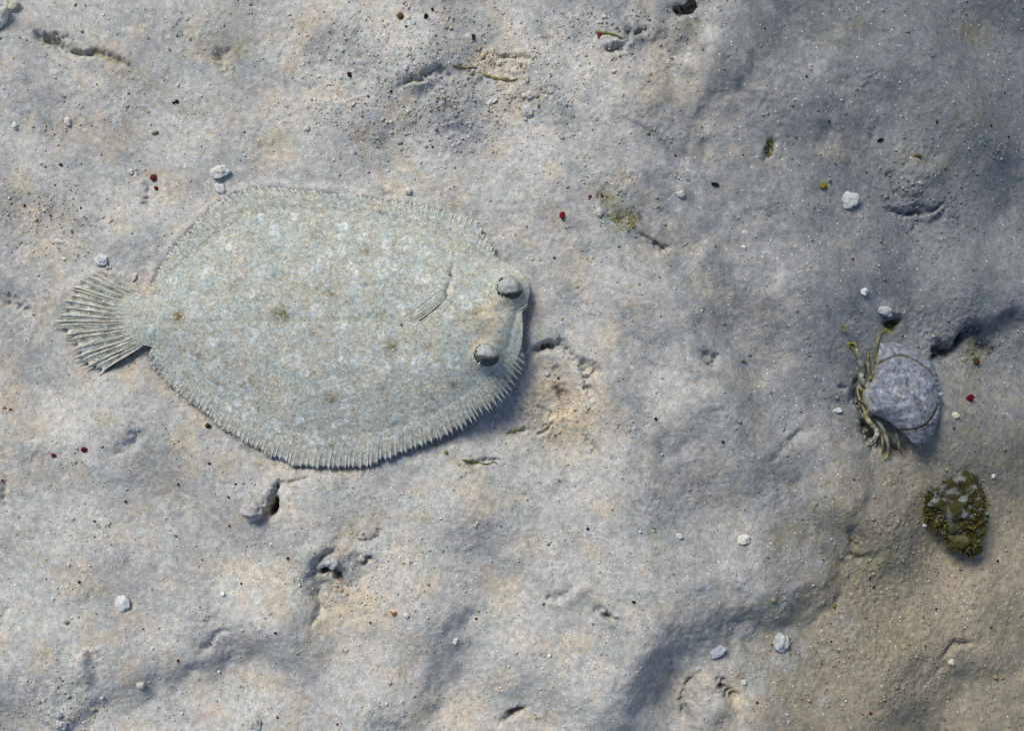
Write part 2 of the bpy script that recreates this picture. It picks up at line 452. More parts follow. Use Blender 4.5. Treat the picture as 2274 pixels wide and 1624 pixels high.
MUD_DIM = np.array([0.285, 0.252, 0.188])  # tan muddy sand, darkened as well for the light falloff
C = lay(C, np.array([0.122, 0.140, 0.168]), sstep(1250, 2150, X - 0.30 * (Y - 400) + 110 * t2 + 60 * t1) * sstep(1350, 800, Y + 60 * t3) * 0.85)  # light falloff towards the upper right, painted as darker bluish sand
C = lay(C, np.array([0.235, 0.243, 0.25]), sstep(1150, 1850, X + 100 * t2 + 50 * t3) * 0.6)  # broader painted falloff: grey dimming over the whole right side
C = lay(C, MUD_DIM, sstep(1640, 2000, X + 0.30 * (Y - 1200) + 60 * t2) * sstep(780, 1150, Y + 50 * t3) * 0.9)  # muddier tan at lower right, its dimness painted in too
for cx, cy, rx, ry, rot, k in ((1255, 945, 72, 58, 10, 1.0), (1228, 870, 72, 60, 0, .75), (785, 1345, 80, 66, 20, .8), (300, 790, 40, 30, -30, .45), (320, 640, 36, 30, -50, .7), (350, 845, 50, 22, 40, .6), (430, 915, 70, 20, 40, .5),
                              (600, 1040, 90, 25, 15, .5), (1000, 1580, 90, 50, 0, .35), (1170, 1600, 40, 20, 0, .6), (1680, 1590, 90, 60, 0, .35), (1640, 1570, 24, 40, 0, .7), (640, 1140, 40, 26, 0, .35),
                              (90, 500, 60, 50, 0, .35), (1500, 200, 120, 60, 10, .35), (2160, 850, 90, 60, 0, .2), (1860, 330, 60, 40, 0, .25), (2230, 1330, 120, 160, 0, .25)):
    C = lay(C, BRT, blob(cx, cy, rx, ry, rot) * k * np.clip(0.9 + 0.3 * t3, 0, 1.4))
for cx, cy, rx, ry, rot, k in ((1375, 480, 52, 30, 30, .8), (1335, 430, 16, 16, 0, .6), (1710, 325, 9, 26, 5, .8), (215, 115, 60, 10, 20, .55), (290, 160, 60, 26, 20, .3), (520, 120, 22, 22, 0, .35),
                              (2170, 60, 50, 30, 0, .45), (1900, 60, 90, 40, 0, .25), (1980, 722, 28, 11, -25, .9), (1870, 735, 14, 10, 0, .5), (1950, 1240, 60, 60, 20, .4), (2180, 800, 22, 36, 0, .7), (2195, 760, 30, 24, 0, .55),
                              (2030, 350, 60, 30, 0, .25), (2110, 370, 18, 24, 0, .45), (1990, 1420, 70, 60, 0, .3), (600, 310, 40, 18, -10, .4), (450, 240, 60, 22, 0, .25), (1690, 90, 60, 40, 0, .15), (1520, 60, 40, 30, 0, .4),
                              (860, 320, 60, 16, 10, .15), (420, 1105, 60, 16, 15, .15), (500, 740 + 300, 30, 14, 10, .12), (1040, 1028, 40, 8, 5, .5), (2050, 1140, 24, 18, 0, .4), (1720, 1180, 60, 50, 0, .15), (2140, 250, 120, 60, 0, .2)):
    C = lay(C, OLV, blob(cx, cy, rx, ry, rot) * k * np.clip(0.8 + 0.5 * t3, 0, 1.6))
C = lay(C, PUR, blob(1245, 866, 15, 24, -10) * 0.75 * np.clip(0.8 + 0.6 * t3, 0, 1.6))
C = lay(C, PUR, blob(2258, 900, 40, 12, 0) * 0.0)
C = lay(C, np.array([0.50, 0.33, 0.28]), blob(1245, 1530, 60, 14, -10) * 0.0 + blob(455, 1590, 30, 10, -15) * 0.4 + blob(720, 1600, 30, 12, 0) * 0.2)
C *= (1.0 + 0.05 * n_sml)[..., None]

# --- one sheet: fine in view, coarser beyond, out to the distance
PX_, PY_ = NX * STEP, NY * STEP
def wrapf(field, x, y):
    """sample a relief field that repeats beyond the fine grid"""
    fx = ((np.asarray(x, float) - gx[0]) / STEP) % NX; fy = ((np.asarray(y, float) - gy[0]) / STEP) % NY
    j = np.minimum(fx.astype(int), NX - 1); i = np.minimum(fy.astype(int), NY - 1); a = fx - j; b = fy - i
    j2 = (j + 1) % NX; i2 = (i + 1) % NY
    return (field[i, j] * (1 - a) + field[i, j2] * a) * (1 - b) + (field[i2, j] * (1 - a) + field[i2, j2] * a) * b

def relief0(f, x, y):
    return 4.6 * f(n_big, x, y) + 0.9 * f(n_mid, x, y) + 0.12 * f(n_sml, x, y)

def tint0(f, x, y):
    c = np.broadcast_to(LAV, np.shape(x) + (3,)).copy()
    c = lay(c, TAN, sstep(-0.2, 1.6, f(t1, x, y)))
    return lay(c, GRG, sstep(0.0, 1.7, f(t2, x, y)) * 0.85)

def outward(lo, hi, d, n):
    """coarse lines: even for n steps each way beyond lo..hi, then growing"""
    o = []; p = hi; st = d
    while p < hi + 14.0 / S:
        p += st; o.append(p)
        if len(o) > n: st *= 1.2
    l = []; p = lo; st = d
    while p > lo - 14.0 / S:
        p -= st; l.append(p)
        if len(l) > n: st *= 1.2
    return l[::-1], o
D2 = 14.0
x_in = np.linspace(gx[0] + 2, gx[-1] - 2, int((gx[-1] - gx[0]) / D2)); y_in = np.linspace(gy[0] + 2, gy[-1] - 2, int((gy[-1] - gy[0]) / D2))
xl_, xr_ = outward(x_in[0], x_in[-1], D2, 150); yl_, yr_ = outward(y_in[0], y_in[-1], D2, 150)
ox = np.concatenate([xl_, x_in, xr_]); oy = np.concatenate([yl_, y_in, yr_])
XX, YY = np.meshgrid(ox, oy)
xc = np.clip(XX, gx[0], gx[-1]); yc = np.clip(YY, gy[0], gy[-1])
out_d = np.hypot(XX - xc, YY - yc)
def bil0(field, x, y):
    fx = np.clip((x - gx[0]) / STEP, 0, NX - 1.001); fy = np.clip((y - gy[0]) / STEP, 0, NY - 1.001)
    i = fy.astype(int); j = fx.astype(int); a = fx - j; b = fy - i
    return (field[i, j] * (1 - a) + field[i, j + 1] * a) * (1 - b) + (field[i + 1, j] * (1 - a) + field[i + 1, j + 1] * a) * b
rest = bil0(Z, xc, yc) - relief0(bil0, xc, yc) - macro(xc, yc)
keep = 1 - sstep(0, 380, out_d)
dist = sstep(2000, 5000, out_d)
ZZ = relief0(wrapf, XX, YY) * (1 - dist) + macro(XX, YY) + rest * keep + dist * (14 * np.sin(XX / 1400 + YY / 1900) + 20 * np.sin(XX / 3900 - YY / 3100))
ZZ = np.where(out_d <= 0, bil0(Z, XX, YY) - 0.2, ZZ)
keep2 = (1 - sstep(0, 1400, out_d))[..., None]
base_c = tint0(bil0, xc, yc)
edge_c = np.stack([bil0(C[..., k], xc, yc) for k in range(3)], -1)
CC = tint0(wrapf, XX, YY) * (1 + (edge_c / base_c - 1) * keep2)
hole = (out_d <= 0)
f2 = grid_faces(len(oy), len(ox))[:, ::-1]
inside = hole.ravel()[f2].all(axis=1)
# keep one row of coarse cells tucked under the rim of the fine sheet
xi, yi = XX.ravel()[f2].mean(axis=1), YY.ravel()[f2].mean(axis=1)
deep = inside & (xi > gx[0] + 24) & (xi < gx[-1] - 24) & (yi > gy[0] + 24) & (yi < gy[-1] - 24)
f2 = f2[~deep]
used = np.unique(f2); remap = np.full(XX.size, -1, np.int64); remap[used] = np.arange(len(used))
Zs = Z.copy()
for e_ in (np.s_[0, :], np.s_[-1, :], np.s_[:, 0], np.s_[:, -1]): Zs[e_] -= 0.5      # rim turned down into the coarser sheet
v1 = np.stack([wx(X), wy(Y), Zs * 0.001], -1).reshape(-1, 3)
v2 = np.stack([wx(XX), wy(YY), ZZ * 0.001], -1).reshape(-1, 3)[used]
f1 = grid_faces(NY, NX)[:, ::-1]
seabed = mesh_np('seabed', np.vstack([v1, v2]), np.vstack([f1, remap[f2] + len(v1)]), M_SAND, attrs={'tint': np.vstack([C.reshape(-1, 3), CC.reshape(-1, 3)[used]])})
tag(seabed, 'pale grey and tan sandy seabed with ridges and hollows', 'seabed', kind='structure')

def ground(x, y):
    """height (mm) of the sand at plan coordinates in layout units"""
    fx = np.clip((np.asarray(x, float) - gx[0]) / STEP, 0, NX - 1.001); fy = np.clip((np.asarray(y, float) - gy[0]) / STEP, 0, NY - 1.001)
    i = fy.astype(int); j = fx.astype(int); a = fx - j; b = fy - i
    return (Z[i, j] * (1 - a) + Z[i, j + 1] * a) * (1 - b) + (Z[i + 1, j] * (1 - a) + Z[i + 1, j + 1] * a) * b

# ------------------------------------------------------------------ the flatfish
FISH = empty('flatfish', (float(wx(q(700, 720, 8)[0])), float(wy(q(700, 720, 8)[1])), 0.0))
tag(FISH, 'mottled grey green flatfish lying flat on the sand with raised eyes', 'fish')
FO = np.array(FISH.location)
def fw(x, y, z):
    """fish layout (x, y) and height mm -> coordinates local to the fish"""
    f = (CAMH - 0.010) / CAMH
    return np.stack([(np.asarray(x, float) - CX) * f * S - FO[0], -(np.asarray(y, float) - CY) * f * S - FO[1], np.asarray(z, float) * 0.001 - FO[2]], -1)

NB, NR = 860, 150
ring = crom(BODY + [BODY[0]], NB + 1)[:-1]
spine = crom([(268, 708), (330, 710), (420, 712), (560, 714), (720, 716), (880, 716), (1010, 712), (1090, 708), (1130, 712)], 300)
# each outline point looks towards a point of the spine
spx = np.interp(ring[:, 0], [251, 300, 420, 1000, 1120, 1176], [285, 350, 520, 960, 1045, 1075])
spy = np.interp(spx, spine[:, 0], spine[:, 1])
r = np.linspace(0, 1, NR) ** 0.8
bx = spx[None, :] + (ring[:, 0] - spx)[None, :] * r[:, None]
by = spy[None, :] + (ring[:, 1] - spy)[None, :] * r[:, None]
edge_z = lift(ring[:, 0], ring[:, 1]) + 0.9
kk_ = sstep(430, 300, ring[:, 0]) * 0.6
edge_z = np.interp(ring[:, 0], [250, 330, 430], [4.6, 3.4, 2.6]) * kk_ + edge_z * (1 - kk_)

def seg_d(x, y, pts):
    best = np.full(np.shape(x), 1e9); sgn = np.zeros(np.shape(x))
    for a, b in zip(pts, pts[1:]):
        dx, dy = b[0] - a[0], b[1] - a[1]; l2 = dx * dx + dy * dy + 1e-9
        t = np.clip(((x - a[0]) * dx + (y - a[1]) * dy) / l2, 0, 1)
        ex, ey = x - a[0] - t * dx, y - a[1] - t * dy
        d = np.hypot(ex, ey); u = d < best
        best = np.where(u, d, best); sgn = np.where(u, np.sign(dx * ey - dy * ex), sgn)
    return best, sgn

EYES = [(1130, 640, 29, 26, 8), (1081, 789, 27, 26, 10)]
GILL = [(1003, 598), (1001, 612), (997, 634), (987, 654), (974, 662)]
fish_noise_seed = 31
def bil(field, x, y):
    fx = np.clip((x - gx[0]) / STEP, 0, NX - 1.001); fy = np.clip((y - gy[0]) / STEP, 0, NY - 1.001)
    i = fy.astype(int); j = fx.astype(int); a = fx - j; b = fy - i
    return (field[i, j] * (1 - a) + field[i, j + 1] * a) * (1 - b) + (field[i + 1, j] * (1 - a) + field[i + 1, j + 1] * a) * b

def fish_top(x, y, rr, ez):
    T = np.interp(x, [250, 300, 380, 520, 720, 900, 1020, 1100, 1180], [0.6, 2.0, 5.5, 11.0, 14.5, 15.5, 15.0, 12.5, 7.0])
    z = ez + T * (0.62 * np.clip(1 - rr ** 2.6, 0, 1) ** 1.35 + 0.38 * np.clip(1 - rr ** 2, 0, 1) ** 1.0)
    # head relief
    d, s = seg_d(x, y, GILL)
    z = z - 1.5 * np.exp(-(d / 7.0) ** 2) + 0.9 * np.exp(-(d / 26) ** 2) * (s > 0)
    for ex, ey, rx, ry, h in EYES:
        z = z + 5.0 * np.exp(-(((x - ex) / (rx * 1.25)) ** 2 + ((y - ey) / (ry * 1.25)) ** 2) ** 1.5)
    # hollow and ridge between the eyes
    d, s = seg_d(x, y, [(1118, 668), (1090, 715), (1068, 765)])
    z = z - 0.9 * np.exp(-(d / 19.0) ** 2)
    d, s = seg_d(x, y, [(1145, 672), (1122, 712), (1106, 765)])
    z = z + 0.5 * np.exp(-(d / 13.0) ** 2)
    d, s = seg_d(x, y, [(1150, 690), (1138, 730), (1128, 775)])
    z = z - 0.7 * np.exp(-(d / 6.0) ** 2)
    # lateral line and body seam
    d, s = seg_d(x, y, [(300, 712), (520, 716), (760, 712), (880, 705)])
    z = z - 0.25 * np.exp(-(d / 7.0) ** 2)
    d, s = seg_d(x, y, [(960, 455 + 90), (1000, 500 + 60), (1045, 570), (1095, 600)])
    z = z - 0.5 * np.exp(-(d / 9.0) ** 2)
    z = z + 0.16 * bil(n_mid, x + 120, y + 60) + 0.07 * bil(n_sml, x, y)
    return z

bz = fish_top(bx, by, r[:, None], edge_z[None, :])
root = np.interp(bx, [250, 290, 330], [4.5, 6.0, 7.0]) - 2.2 * (np.abs(by - 708) / 62.0) ** 2.5
kr = sstep(345, 280, bx)
bz = bz * (1 - kr) + np.minimum(root, bz + 1.0) * kr
# colour of the skin
pale = [(610, 522, 14), (460, 600, 12), (585, 603, 18), (760, 715, 20), (705, 690, 14), (942, 612, 20), (636, 888, 15), (525, 892, 10), (610, 941, 10), (480, 815, 18),
        (745, 850, 18), (940, 815, 28), (850, 812, 18), (545, 470, 9), (576, 479, 9), (690, 975, 12), (505, 548, 9), (490, 530, 9), (880, 975, 10), (430, 690, 16), (300, 655, 8), (420, 560, 8),
        (855, 960, 9), (790, 640, 16), (680, 600, 14), (560, 740, 16), (505, 700, 12), (850, 590, 18), (720, 580, 14), (890, 690, 14), (660, 800, 14), (1005, 800, 18), (500, 910, 10), (665, 935, 10), (560, 915, 8),
        (340, 730, 12), (900, 540, 18), (650, 480, 10), (760, 500, 12), (975, 700, 12), (1060, 660, 12), (745, 945, 10), (800, 800, 14), (420, 800, 12), (470, 760, 12)]
darks = [(627, 700, 20, .9), (395, 703, 16, .8), (735, 652, 12, .7), (872, 770, 17, .7), (700, 520, 14, .55), (810, 555, 13, .6), (560, 845, 14, .6), (735, 886, 15, .65), (955, 770, 11, .6),
         (1005, 855, 12, .55), (735, 990, 9, .7), (520, 640, 12, .5), (575, 860, 8, .4), (500, 810, 10, .4), (700, 745, 10, .4), (830, 660, 9, .5), (845, 705, 11, .5), (905, 760, 8, .5), (1010, 720, 5, .9),
         (1060, 700, 12, .6), (960, 600, 10, .3), (600, 560, 10, .4), (440, 790, 9, .5), (480, 850, 8, .5), (660, 860, 8, .4), (570, 910, 6, .8), (355, 770, 10, .6), (780, 930, 8, .5), (850, 860, 10, .4),
         (420, 640, 9, .5), (490, 590, 9, .5), (550, 520, 9, .5), (1000, 745, 6, .6), (940, 860, 8, .4), (680, 640, 10, .35), (620, 620, 8, .35), (985, 560, 8, .3), (860, 500, 9, .3), (1090, 660, 10, .5), (1075, 690, 9, .6), (1040, 740, 6, .5)]
rs = np.random.default_rng(91)
for _ in range(50):
    pale.append((rs.uniform(330, 1080), rs.uniform(460, 970), rs.uniform(7, 13)))
for _ in range(260):
    darks.append((rs.uniform(330, 1120), rs.uniform(450, 975), rs.uniform(2.5, 6), rs.uniform(.2, .6)))

def skin_colour(x, y, rich=True):
    n1 = bil(t3, x + 300, y); n2 = bil(t2, x + 500, y - 150); n3 = bil(n_sml, x - 40, y + 200); n4 = bil(n_fin, x + 90, y)
    c = np.broadcast_to(np.array([0.420, 0.422, 0.378]), np.shape(x) + (3,)).copy()
    c = c + (np.array([0.385, 0.424, 0.400]) - c) * np.clip(0.5 + 0.5 * n2, 0, 1)[..., None]
    c = c + (np.array([0.42, 0.375, 0.29]) - c) * (np.clip(n1, 0, 2) * 0.22)[..., None]
    if rich:
        hp = np.zeros(np.shape(x)); hd = np.zeros(np.shape(x))
        for a, b, rad in pale:
            d = np.hypot(x - a, y - b) / rad
            hp = np.maximum(hp, np.exp(-d ** 4) * (0.66 if rad > 12 else 0.85) * (0.40 + 0.60 * np.exp(-((d - 0.78) / 0.26) ** 2)))
        for a, b, rad, k in darks:
            d = np.hypot(x - a, y - b) / rad
            hd = np.maximum(hd, np.exp(-d ** 3) * k)
        c = c + (np.array([0.63, 0.67, 0.67]) - c) * (hp * np.clip(0.85 + 0.25 * n3 + 0.2 * n4, 0, 1.1))[..., None]
        c = c + (np.array([0.15, 0.125, 0.055]) - c) * (hd * np.clip(0.75 + 0.45 * n3 + 0.4 * n4, 0, 1.25))[..., None]
    c *= (1 + 0.05 * n3)[..., None]
    return c

bc = skin_colour(bx, by)
# tan saddle between the eyes
d, s = seg_d(bx, by, [(1085, 680), (1092, 720), (1075, 760)])
bc = bc + (np.array([0.43, 0.37, 0.27]) - bc) * (0.75 * np.exp(-(d / 24) ** 2))[..., None]
# dark flecks by the lower eye and under the gill flap
for a, b, rad in ((1096, 832, 5), (1104, 826, 3), (1110, 842, 3), (1098, 845, 3), (986, 656, 6), (1000, 612, 4), (1090, 838, 2.5), (1120, 850, 3), (1118, 830, 2.5)):
    k = np.exp(-(np.hypot(bx - a, by - b) / rad) ** 3)
    bc = bc + (np.array([0.05, 0.05, 0.04]) - bc) * (0.9 * k)[..., None]
# underside closes the body (white blind side)
r2 = np.linspace(1, 0.0, 14)[1:]
ux = spx[None, :] + (ring[:, 0] - spx)[None, :] * r2[:, None]
uy = spy[None, :] + (ring[:, 1] - spy)[None, :] * r2[:, None]
cz = float(edge_z.mean()) * 0.35
uz = (edge_z - 2.0)[None, :] * r2[:, None] + (cz - 2.0) * (1 - r2[:, None])
ax = np.vstack([bx, ux]); ay = np.vstack([by, uy]); az = np.vstack([bz, uz])
uc = np.broadcast_to(np.array([0.5, 0.5, 0.46]), ux.shape + (3,))
ac = np.concatenate([bc, uc], 0)
body_v = fw(ax, ay, az).reshape(-1, 3)
body_f = grid_faces(ax.shape[0], NB, True)
body = mesh_np('body', body_v, body_f, M_SKIN, FISH, {'tint': ac.reshape(-1, 3)})

def tube(path, radii, sides=6, cap=True):
    """tapered tube along path (n,3); returns verts, faces (quads)"""
    p = np.asarray(path, float); n = len(p)
    tan = np.gradient(p, axis=0); tan /= np.linalg.norm(tan, axis=1)[:, None] + 1e-12
    up = np.array([0.0, 0.0, 1.0])
    side = np.cross(tan, up); ln = np.linalg.norm(side, axis=1)[:, None]
    side = np.where(ln > 1e-5, side / (ln + 1e-12), np.array([1.0, 0, 0]))
    nor = np.cross(side, tan)
    a = np.linspace(0, 2 * math.pi, sides, endpoint=False)
    rr = np.broadcast_to(np.asarray(radii, float), (n,))
    v = p[:, None, :] + rr[:, None, None] * (np.cos(a)[None, :, None] * side[:, None, :] + np.sin(a)[None, :, None] * nor[:, None, :])
    v = v.reshape(-1, 3)
    f = grid_faces(n, sides, True)
    if cap:
        k = len(v)
        v = np.vstack([v, p[0], p[-1]])
        c0 = np.array([[k, (j + 1) % sides, j, j] for j in range(sides)])
        c1 = np.array([[k + 1, (n - 1) * sides + j, (n - 1) * sides + (j + 1) % sides, (n - 1) * sides + (j + 1) % sides] for j in range(sides)])
        return v, f, np.vstack([c0[:, :3], c1[:, :3]])
    return v, f, None

def tube_obj(name, path, radii, mat, parent, tint, sides=6):
    v, f, caps = tube(path, radii, sides)
    tri = np.vstack([f[:, [0, 1, 2]], f[:, [0, 2, 3]], caps])
    if np.ndim(tint) == 1:
        col = np.broadcast_to(np.array(tint), (len(v), 3))
    else:
        t = np.repeat(np.asarray(tint), sides, axis=0); col = np.vstack([t, tint[0], tint[-1]])
    return mesh_np(name, v, tri, mat, parent, {'tint': col})

def fin(name, base, tip, n_rays, sweep, scallop, z_base, z_tip, pleat, parent, ray_r=0.42, thick=0.35, beads=0.5, tip_over=0.0, jitter=0.0, tipw=True):
    """membrane pleated between rays, and each ray a piece of its own"""
    SUB, MR = 5, 12
    NS = (n_rays - 1) * SUB + 1
    B = crom(base, 1200); T = crom(tip, 1200)
    rj = np.random.default_rng(len(name) * 17 + n_rays)
    knots = np.linspace(0, 1, n_rays); knots[1:-1] += rj.normal(0, 0.2 if n_rays > 30 else 0.2, n_rays - 2) / n_rays
    t = np.interp(np.arange(NS) / SUB, np.arange(n_rays), knots)
    ph = (np.arange(NS) % SUB) / SUB
    sw = sweep(t)
    tb = np.clip(t + sw * np.sin(math.pi * np.clip(t, 0, 1)) ** 0.5, 0, 1)
    ib = tb * 1199; it = t * 1199
    P0 = np.stack([np.interp(ib, np.arange(1200), B[:, k]) for k in range(2)], 1)
    P1 = np.stack([np.interp(it, np.arange(1200), T[:, k]) for k in range(2)], 1)
    rj_s = np.interp(t, np.linspace(0, 1, n_rays), 1 + jitter * np.clip(rj.standard_normal(n_rays), -1.3, 0.7))
    sc = scallop(t)
    web = 1 - sc * np.where(ph == 0, 0, np.interp(ph, [0, .25, .55, 1.0], [0.35, 0.8, 1.0, 0.1]))
    u = np.linspace(0, 1, MR)
    ext = web * rj_s
    x = P0[:, 0][:, None] + (P1 - P0)[:, 0][:, None] * (u[None, :] * ext[:, None])
    y = P0[:, 1][:, None] + (P1 - P0)[:, 1][:, None] * (u[None, :] * ext[:, None])
    if name == 'tail_fin':
        x = x + 2.2 * np.sin(u[None, :] * 5 + ph[:, None]); y = y + 3.0 * np.sin(u[None, :] * 4.2 + 3 * t[:, None]) * u[None, :]
    zb = z_base(P0[:, 0], P0[:, 1]); zt = z_tip(P1[:, 0], P1[:, 1])
    pl = pleat * np.cos(2 * math.pi * ph)
    z = zb[:, None] * (1 - u[None, :]) + zt[:, None] * u[None, :] + pl[:, None] * np.sin(u[None, :] * math.pi * 0.75) + 0.5 * np.sin(u * math.pi)[None, :]
    c = skin_colour(x, y)
    if name == 'tail_fin':
        br = np.clip(bil(n_sml, x * 1.1 + 700, y * 1.1) - 0.1, 0, 1.4)
        c = c + (np.array([0.14, 0.115, 0.055]) - c) * (0.62 * br)[..., None]
        gap = np.clip(-np.cos(2 * math.pi * ph), 0, 1)[:, None] * np.clip(0.5 + 0.6 * bil(n_mid, x * 2.2, y * 2.2 + 500), 0, 1) * np.sin(math.pi * np.clip(u[None, :] * 1.05, 0, 1))
        c = c + (np.array([0.09, 0.075, 0.045]) - c) * (0.95 * gap)[..., None]
        pt = np.clip(bil(n_sml, x + 100, y - 300) - 0.7, 0, 1)
        c = c + (np.array([0.62, 0.62, 0.60]) - c) * (0.95 * pt)[..., None]
    if name != 'tail_fin':
        chk = np.clip(np.sin(u[None, :] * 20 + 2.5 * t[:, None] * n_rays / 8) * 0.6 + 0.7 * bil(n_sml, x * 1.2, y * 1.2 + 90), -1, 1.5)
        c = c + (np.array([0.17, 0.15, 0.085]) - c) * (0.30 * np.clip(chk, 0, 1))[..., None]
        c = c + (np.array([0.56, 0.60, 0.60]) - c) * (0.35 * np.clip(-chk - .2, 0, 1))[..., None]
    n5 = bil(n_fin, x * 1.3, y * 1.3)
    c = c * (1 + 0.10 * n5)[..., None]
    c = c * (1.0 + (0.10 if name == 'tail_fin' else 0.04) * np.cos(2 * math.pi * ph))[:, None, None]
    top = fw(x, y, z).reshape(-1, 3); bot = fw(x, y, z - thick).reshape(-1, 3)
    ft = grid_faces(NS, MR); nv = len(top)
    rim = []
    for i in range(NS - 1):
        a, b = i * MR + MR - 1, (i + 1) * MR + MR - 1
        rim.append([a, a + nv, b + nv, b])
    fb = ft[:, ::-1] + nv
    F = np.vstack([ft, fb, np.array(rim)])
    V = np.vstack([top, bot])
    # face the pleats upward
    e1 = V[ft[0, 1]] - V[ft[0, 0]]; e2 = V[ft[0, 3]] - V[ft[0, 0]]
    if np.cross(e1, e2)[2] < 0: F = F[:, ::-1]
    fo = mesh_np(name, V, F, M_FIN, parent, {'tint': np.vstack([c.reshape(-1, 3), c.reshape(-1, 3)])})
    for i in range(n_rays):
        k = i * SUB
        uu = np.linspace(0.0, 1.0 + tip_over, 9)
        px = P0[k, 0] + (P1[k, 0] - P0[k, 0]) * uu * ext[k]; py = P0[k, 1] + (P1[k, 1] - P0[k, 1]) * uu * ext[k]
        if name == 'tail_fin':
            px = px + 2.2 * np.sin(uu * 5); py = py + 3.0 * np.sin(uu * 4.2 + 3 * t[k]) * uu
        pz = zb[k] * (1 - uu) + zt[k] * uu + pl[k] * np.sin(np.clip(uu, 0, 1) * math.pi * 0.75) + 0.5 * np.sin(np.clip(uu, 0, 1) * math.pi) + (0.12 if name == 'tail_fin' else -0.20 + 0.28 * uu)
        path = fw(px, py, pz)
        base_c = skin_colour(px, py) * 1.04
        w = sstep(0.62, 0.97, uu)[:, None] * beads
        spots = 0.5 + 0.5 * np.sin(uu * 22 + (i % 2) * 3.1 + 0.05 * i)
        col = base_c * (0.95 + 0.30 * spots ** 3)[:, None]
        col = col * (1 - w) + np.array([0.66, 0.66, 0.65]) * w
        rad = ray_r * (np.interp(uu, [0, .7, .88, .97, 1.1], [0.6, .7, 1.75, 1.3, .5]) if tipw else np.interp(uu, [0, .5, .85, 1, 1.1], [1.0, 0.95, 0.8, 0.42, 0.2])) * 0.001
        tube_obj('fin_ray', path, rad, M_RAY, fo, col, 5)
    return fo

def fz(x, y):
    """height of the skin near a layout point"""
    k = np.argmin((bx - x) ** 2 + (by - y) ** 2)
    return float(bz.ravel()[k])

def eb(x, y):
    z = np.array([fz(a_, b_) for a_, b_ in zip(x[::5], y[::5])])
    return np.interp(np.arange(len(x)), np.arange(0, len(x), 5), z) - 0.35
fin('dorsal_fin', LO_BASE, LO_TIP, 88, lambda t: 0.018 + 0.012 * sstep(.2, .6, t) - 0.004 * sstep(.75, 1, t), lambda t: np.interp(t, [0, .25, .5, .72, .8, 1], [.03, .04, .07, .12, .26, .40]),
    eb, lambda x, y: lift(x, y) * 0.84 - 0.1, 0.04, FISH, ray_r=0.22, beads=0.9, tip_over=0.0, jitter=0.06)
fin('anal_fin', UP_BASE, UP_TIP, 72, lambda t: 0.02 + 0.010 * sstep(.2, .5, t), lambda t: np.interp(t, [0, .4, .6, .8, 1], [.04, .03, .03, .06, .12]),
    eb, lambda x, y: lift(x, y) + 0.4, 0.04, FISH, ray_r=0.22, beads=0.9, tip_over=0.0, jitter=0.06)
TB = [(304, 650), (296, 662), (288, 680), (285, 706), (288, 735), (296, 756), (312, 768)]
fin('tail_fin', TB, [(274 + (a_ - 274) * 1.05, 705 + (b_ - 705) * 1.02) for a_, b_ in TAIL_POLY[1:-1]], 21, lambda t: 0 * t, lambda t: 0.16 + 0 * t,
    lambda x, y: np.interp(y, [620, 650, 700, 750, 775], [2.2, 3.6, 5.3, 5.0, 4.8]), lambda x, y: np.interp(y, [590, 640, 700, 780, 800, 826], [1.6, 1.6, 1.6, 1.8, 2.4, 3.6]), 0.2, FISH, ray_r=0.22, thick=0.3, beads=0.5, jitter=0.09, tipw=False)
# free white ray tips of the belly fin, fanned over the upper edge
for pts in ([(1008, 512), (1000, 494), (992, 478), (984, 464)], [(1040, 512), (1034, 496), (1028, 482), (1022, 470)], [(1070, 530), (1066, 514), (1060, 500), (1055, 488)], [(1092, 556), (1087, 542), (1082, 530), (1079, 522)], [(1018, 524), (1010, 505), (1003, 488)]):
    p = crom(pts, 9)
    zz = np.array([fz(a_, b_) for a_, b_ in p]); zz = np.maximum(zz, lift(p[:, 0], p[:, 1])) + np.linspace(0.2, 0.9, 9)
    tube_obj('belly_fin_ray', fw(p[:, 0], p[:, 1], zz), np.linspace(.34, .16, 9) * 0.001, M_RAY, FISH, np.array([0.60, 0.62, 0.62]), 5)

# pectoral fin: a narrow folded blade lying back along the gill flap
pb = crom([(990, 650), (970, 668), (945, 688), (918, 708), (892, 722)], 26)
wid = np.interp(np.linspace(0, 1, 26), [0, .15, .5, .85, 1], [6, 11, 13, 11, 2])
nx_, ny_ = np.gradient(pb[:, 1]), -np.gradient(pb[:, 0]); ln = np.hypot(nx_, ny_); nx_ /= ln; ny_ /= ln
cols = np.linspace(-1, 1, 9)
PX = pb[:, 0][:, None] + nx_[:, None] * wid[:, None] * cols[None, :]; PY = pb[:, 1][:, None] + ny_[:, None] * wid[:, None] * cols[None, :]
PZ = np.array([[fz(a, b) for a, b in zip(ra, rb)] for ra, rb in zip(PX, PY)]).mean(axis=1)[:, None] + 1.2 + 0.8 * (1 - cols[None, :] ** 2) + 0.25 * np.cos(cols * 14)[None, :]
pc = skin_colour(PX, PY) * (1 + 0.12 * np.cos(cols * 14))[None, :, None]
pv = np.vstack([fw(PX, PY, PZ).reshape(-1, 3), fw(PX, PY, PZ - 2.6).reshape(-1, 3)])
pf = grid_faces(26, 9); n_ = 26 * 9
bound = [i for i in range(9)] + [r_ * 9 + 8 for r_ in range(1, 26)] + [25 * 9 + c_ for c_ in range(7, -1, -1)] + [r_ * 9 for r_ in range(24, 0, -1)]
side_f = [[a, b, b + n_, a + n_] for a, b in zip(bound, bound[1:] + bound[:1])]
mesh_np('pectoral_fin', pv, np.vstack([pf, np.array(side_f)]), M_FIN, FISH, {'tint': np.vstack([pc.reshape(-1, 3)] * 2)})

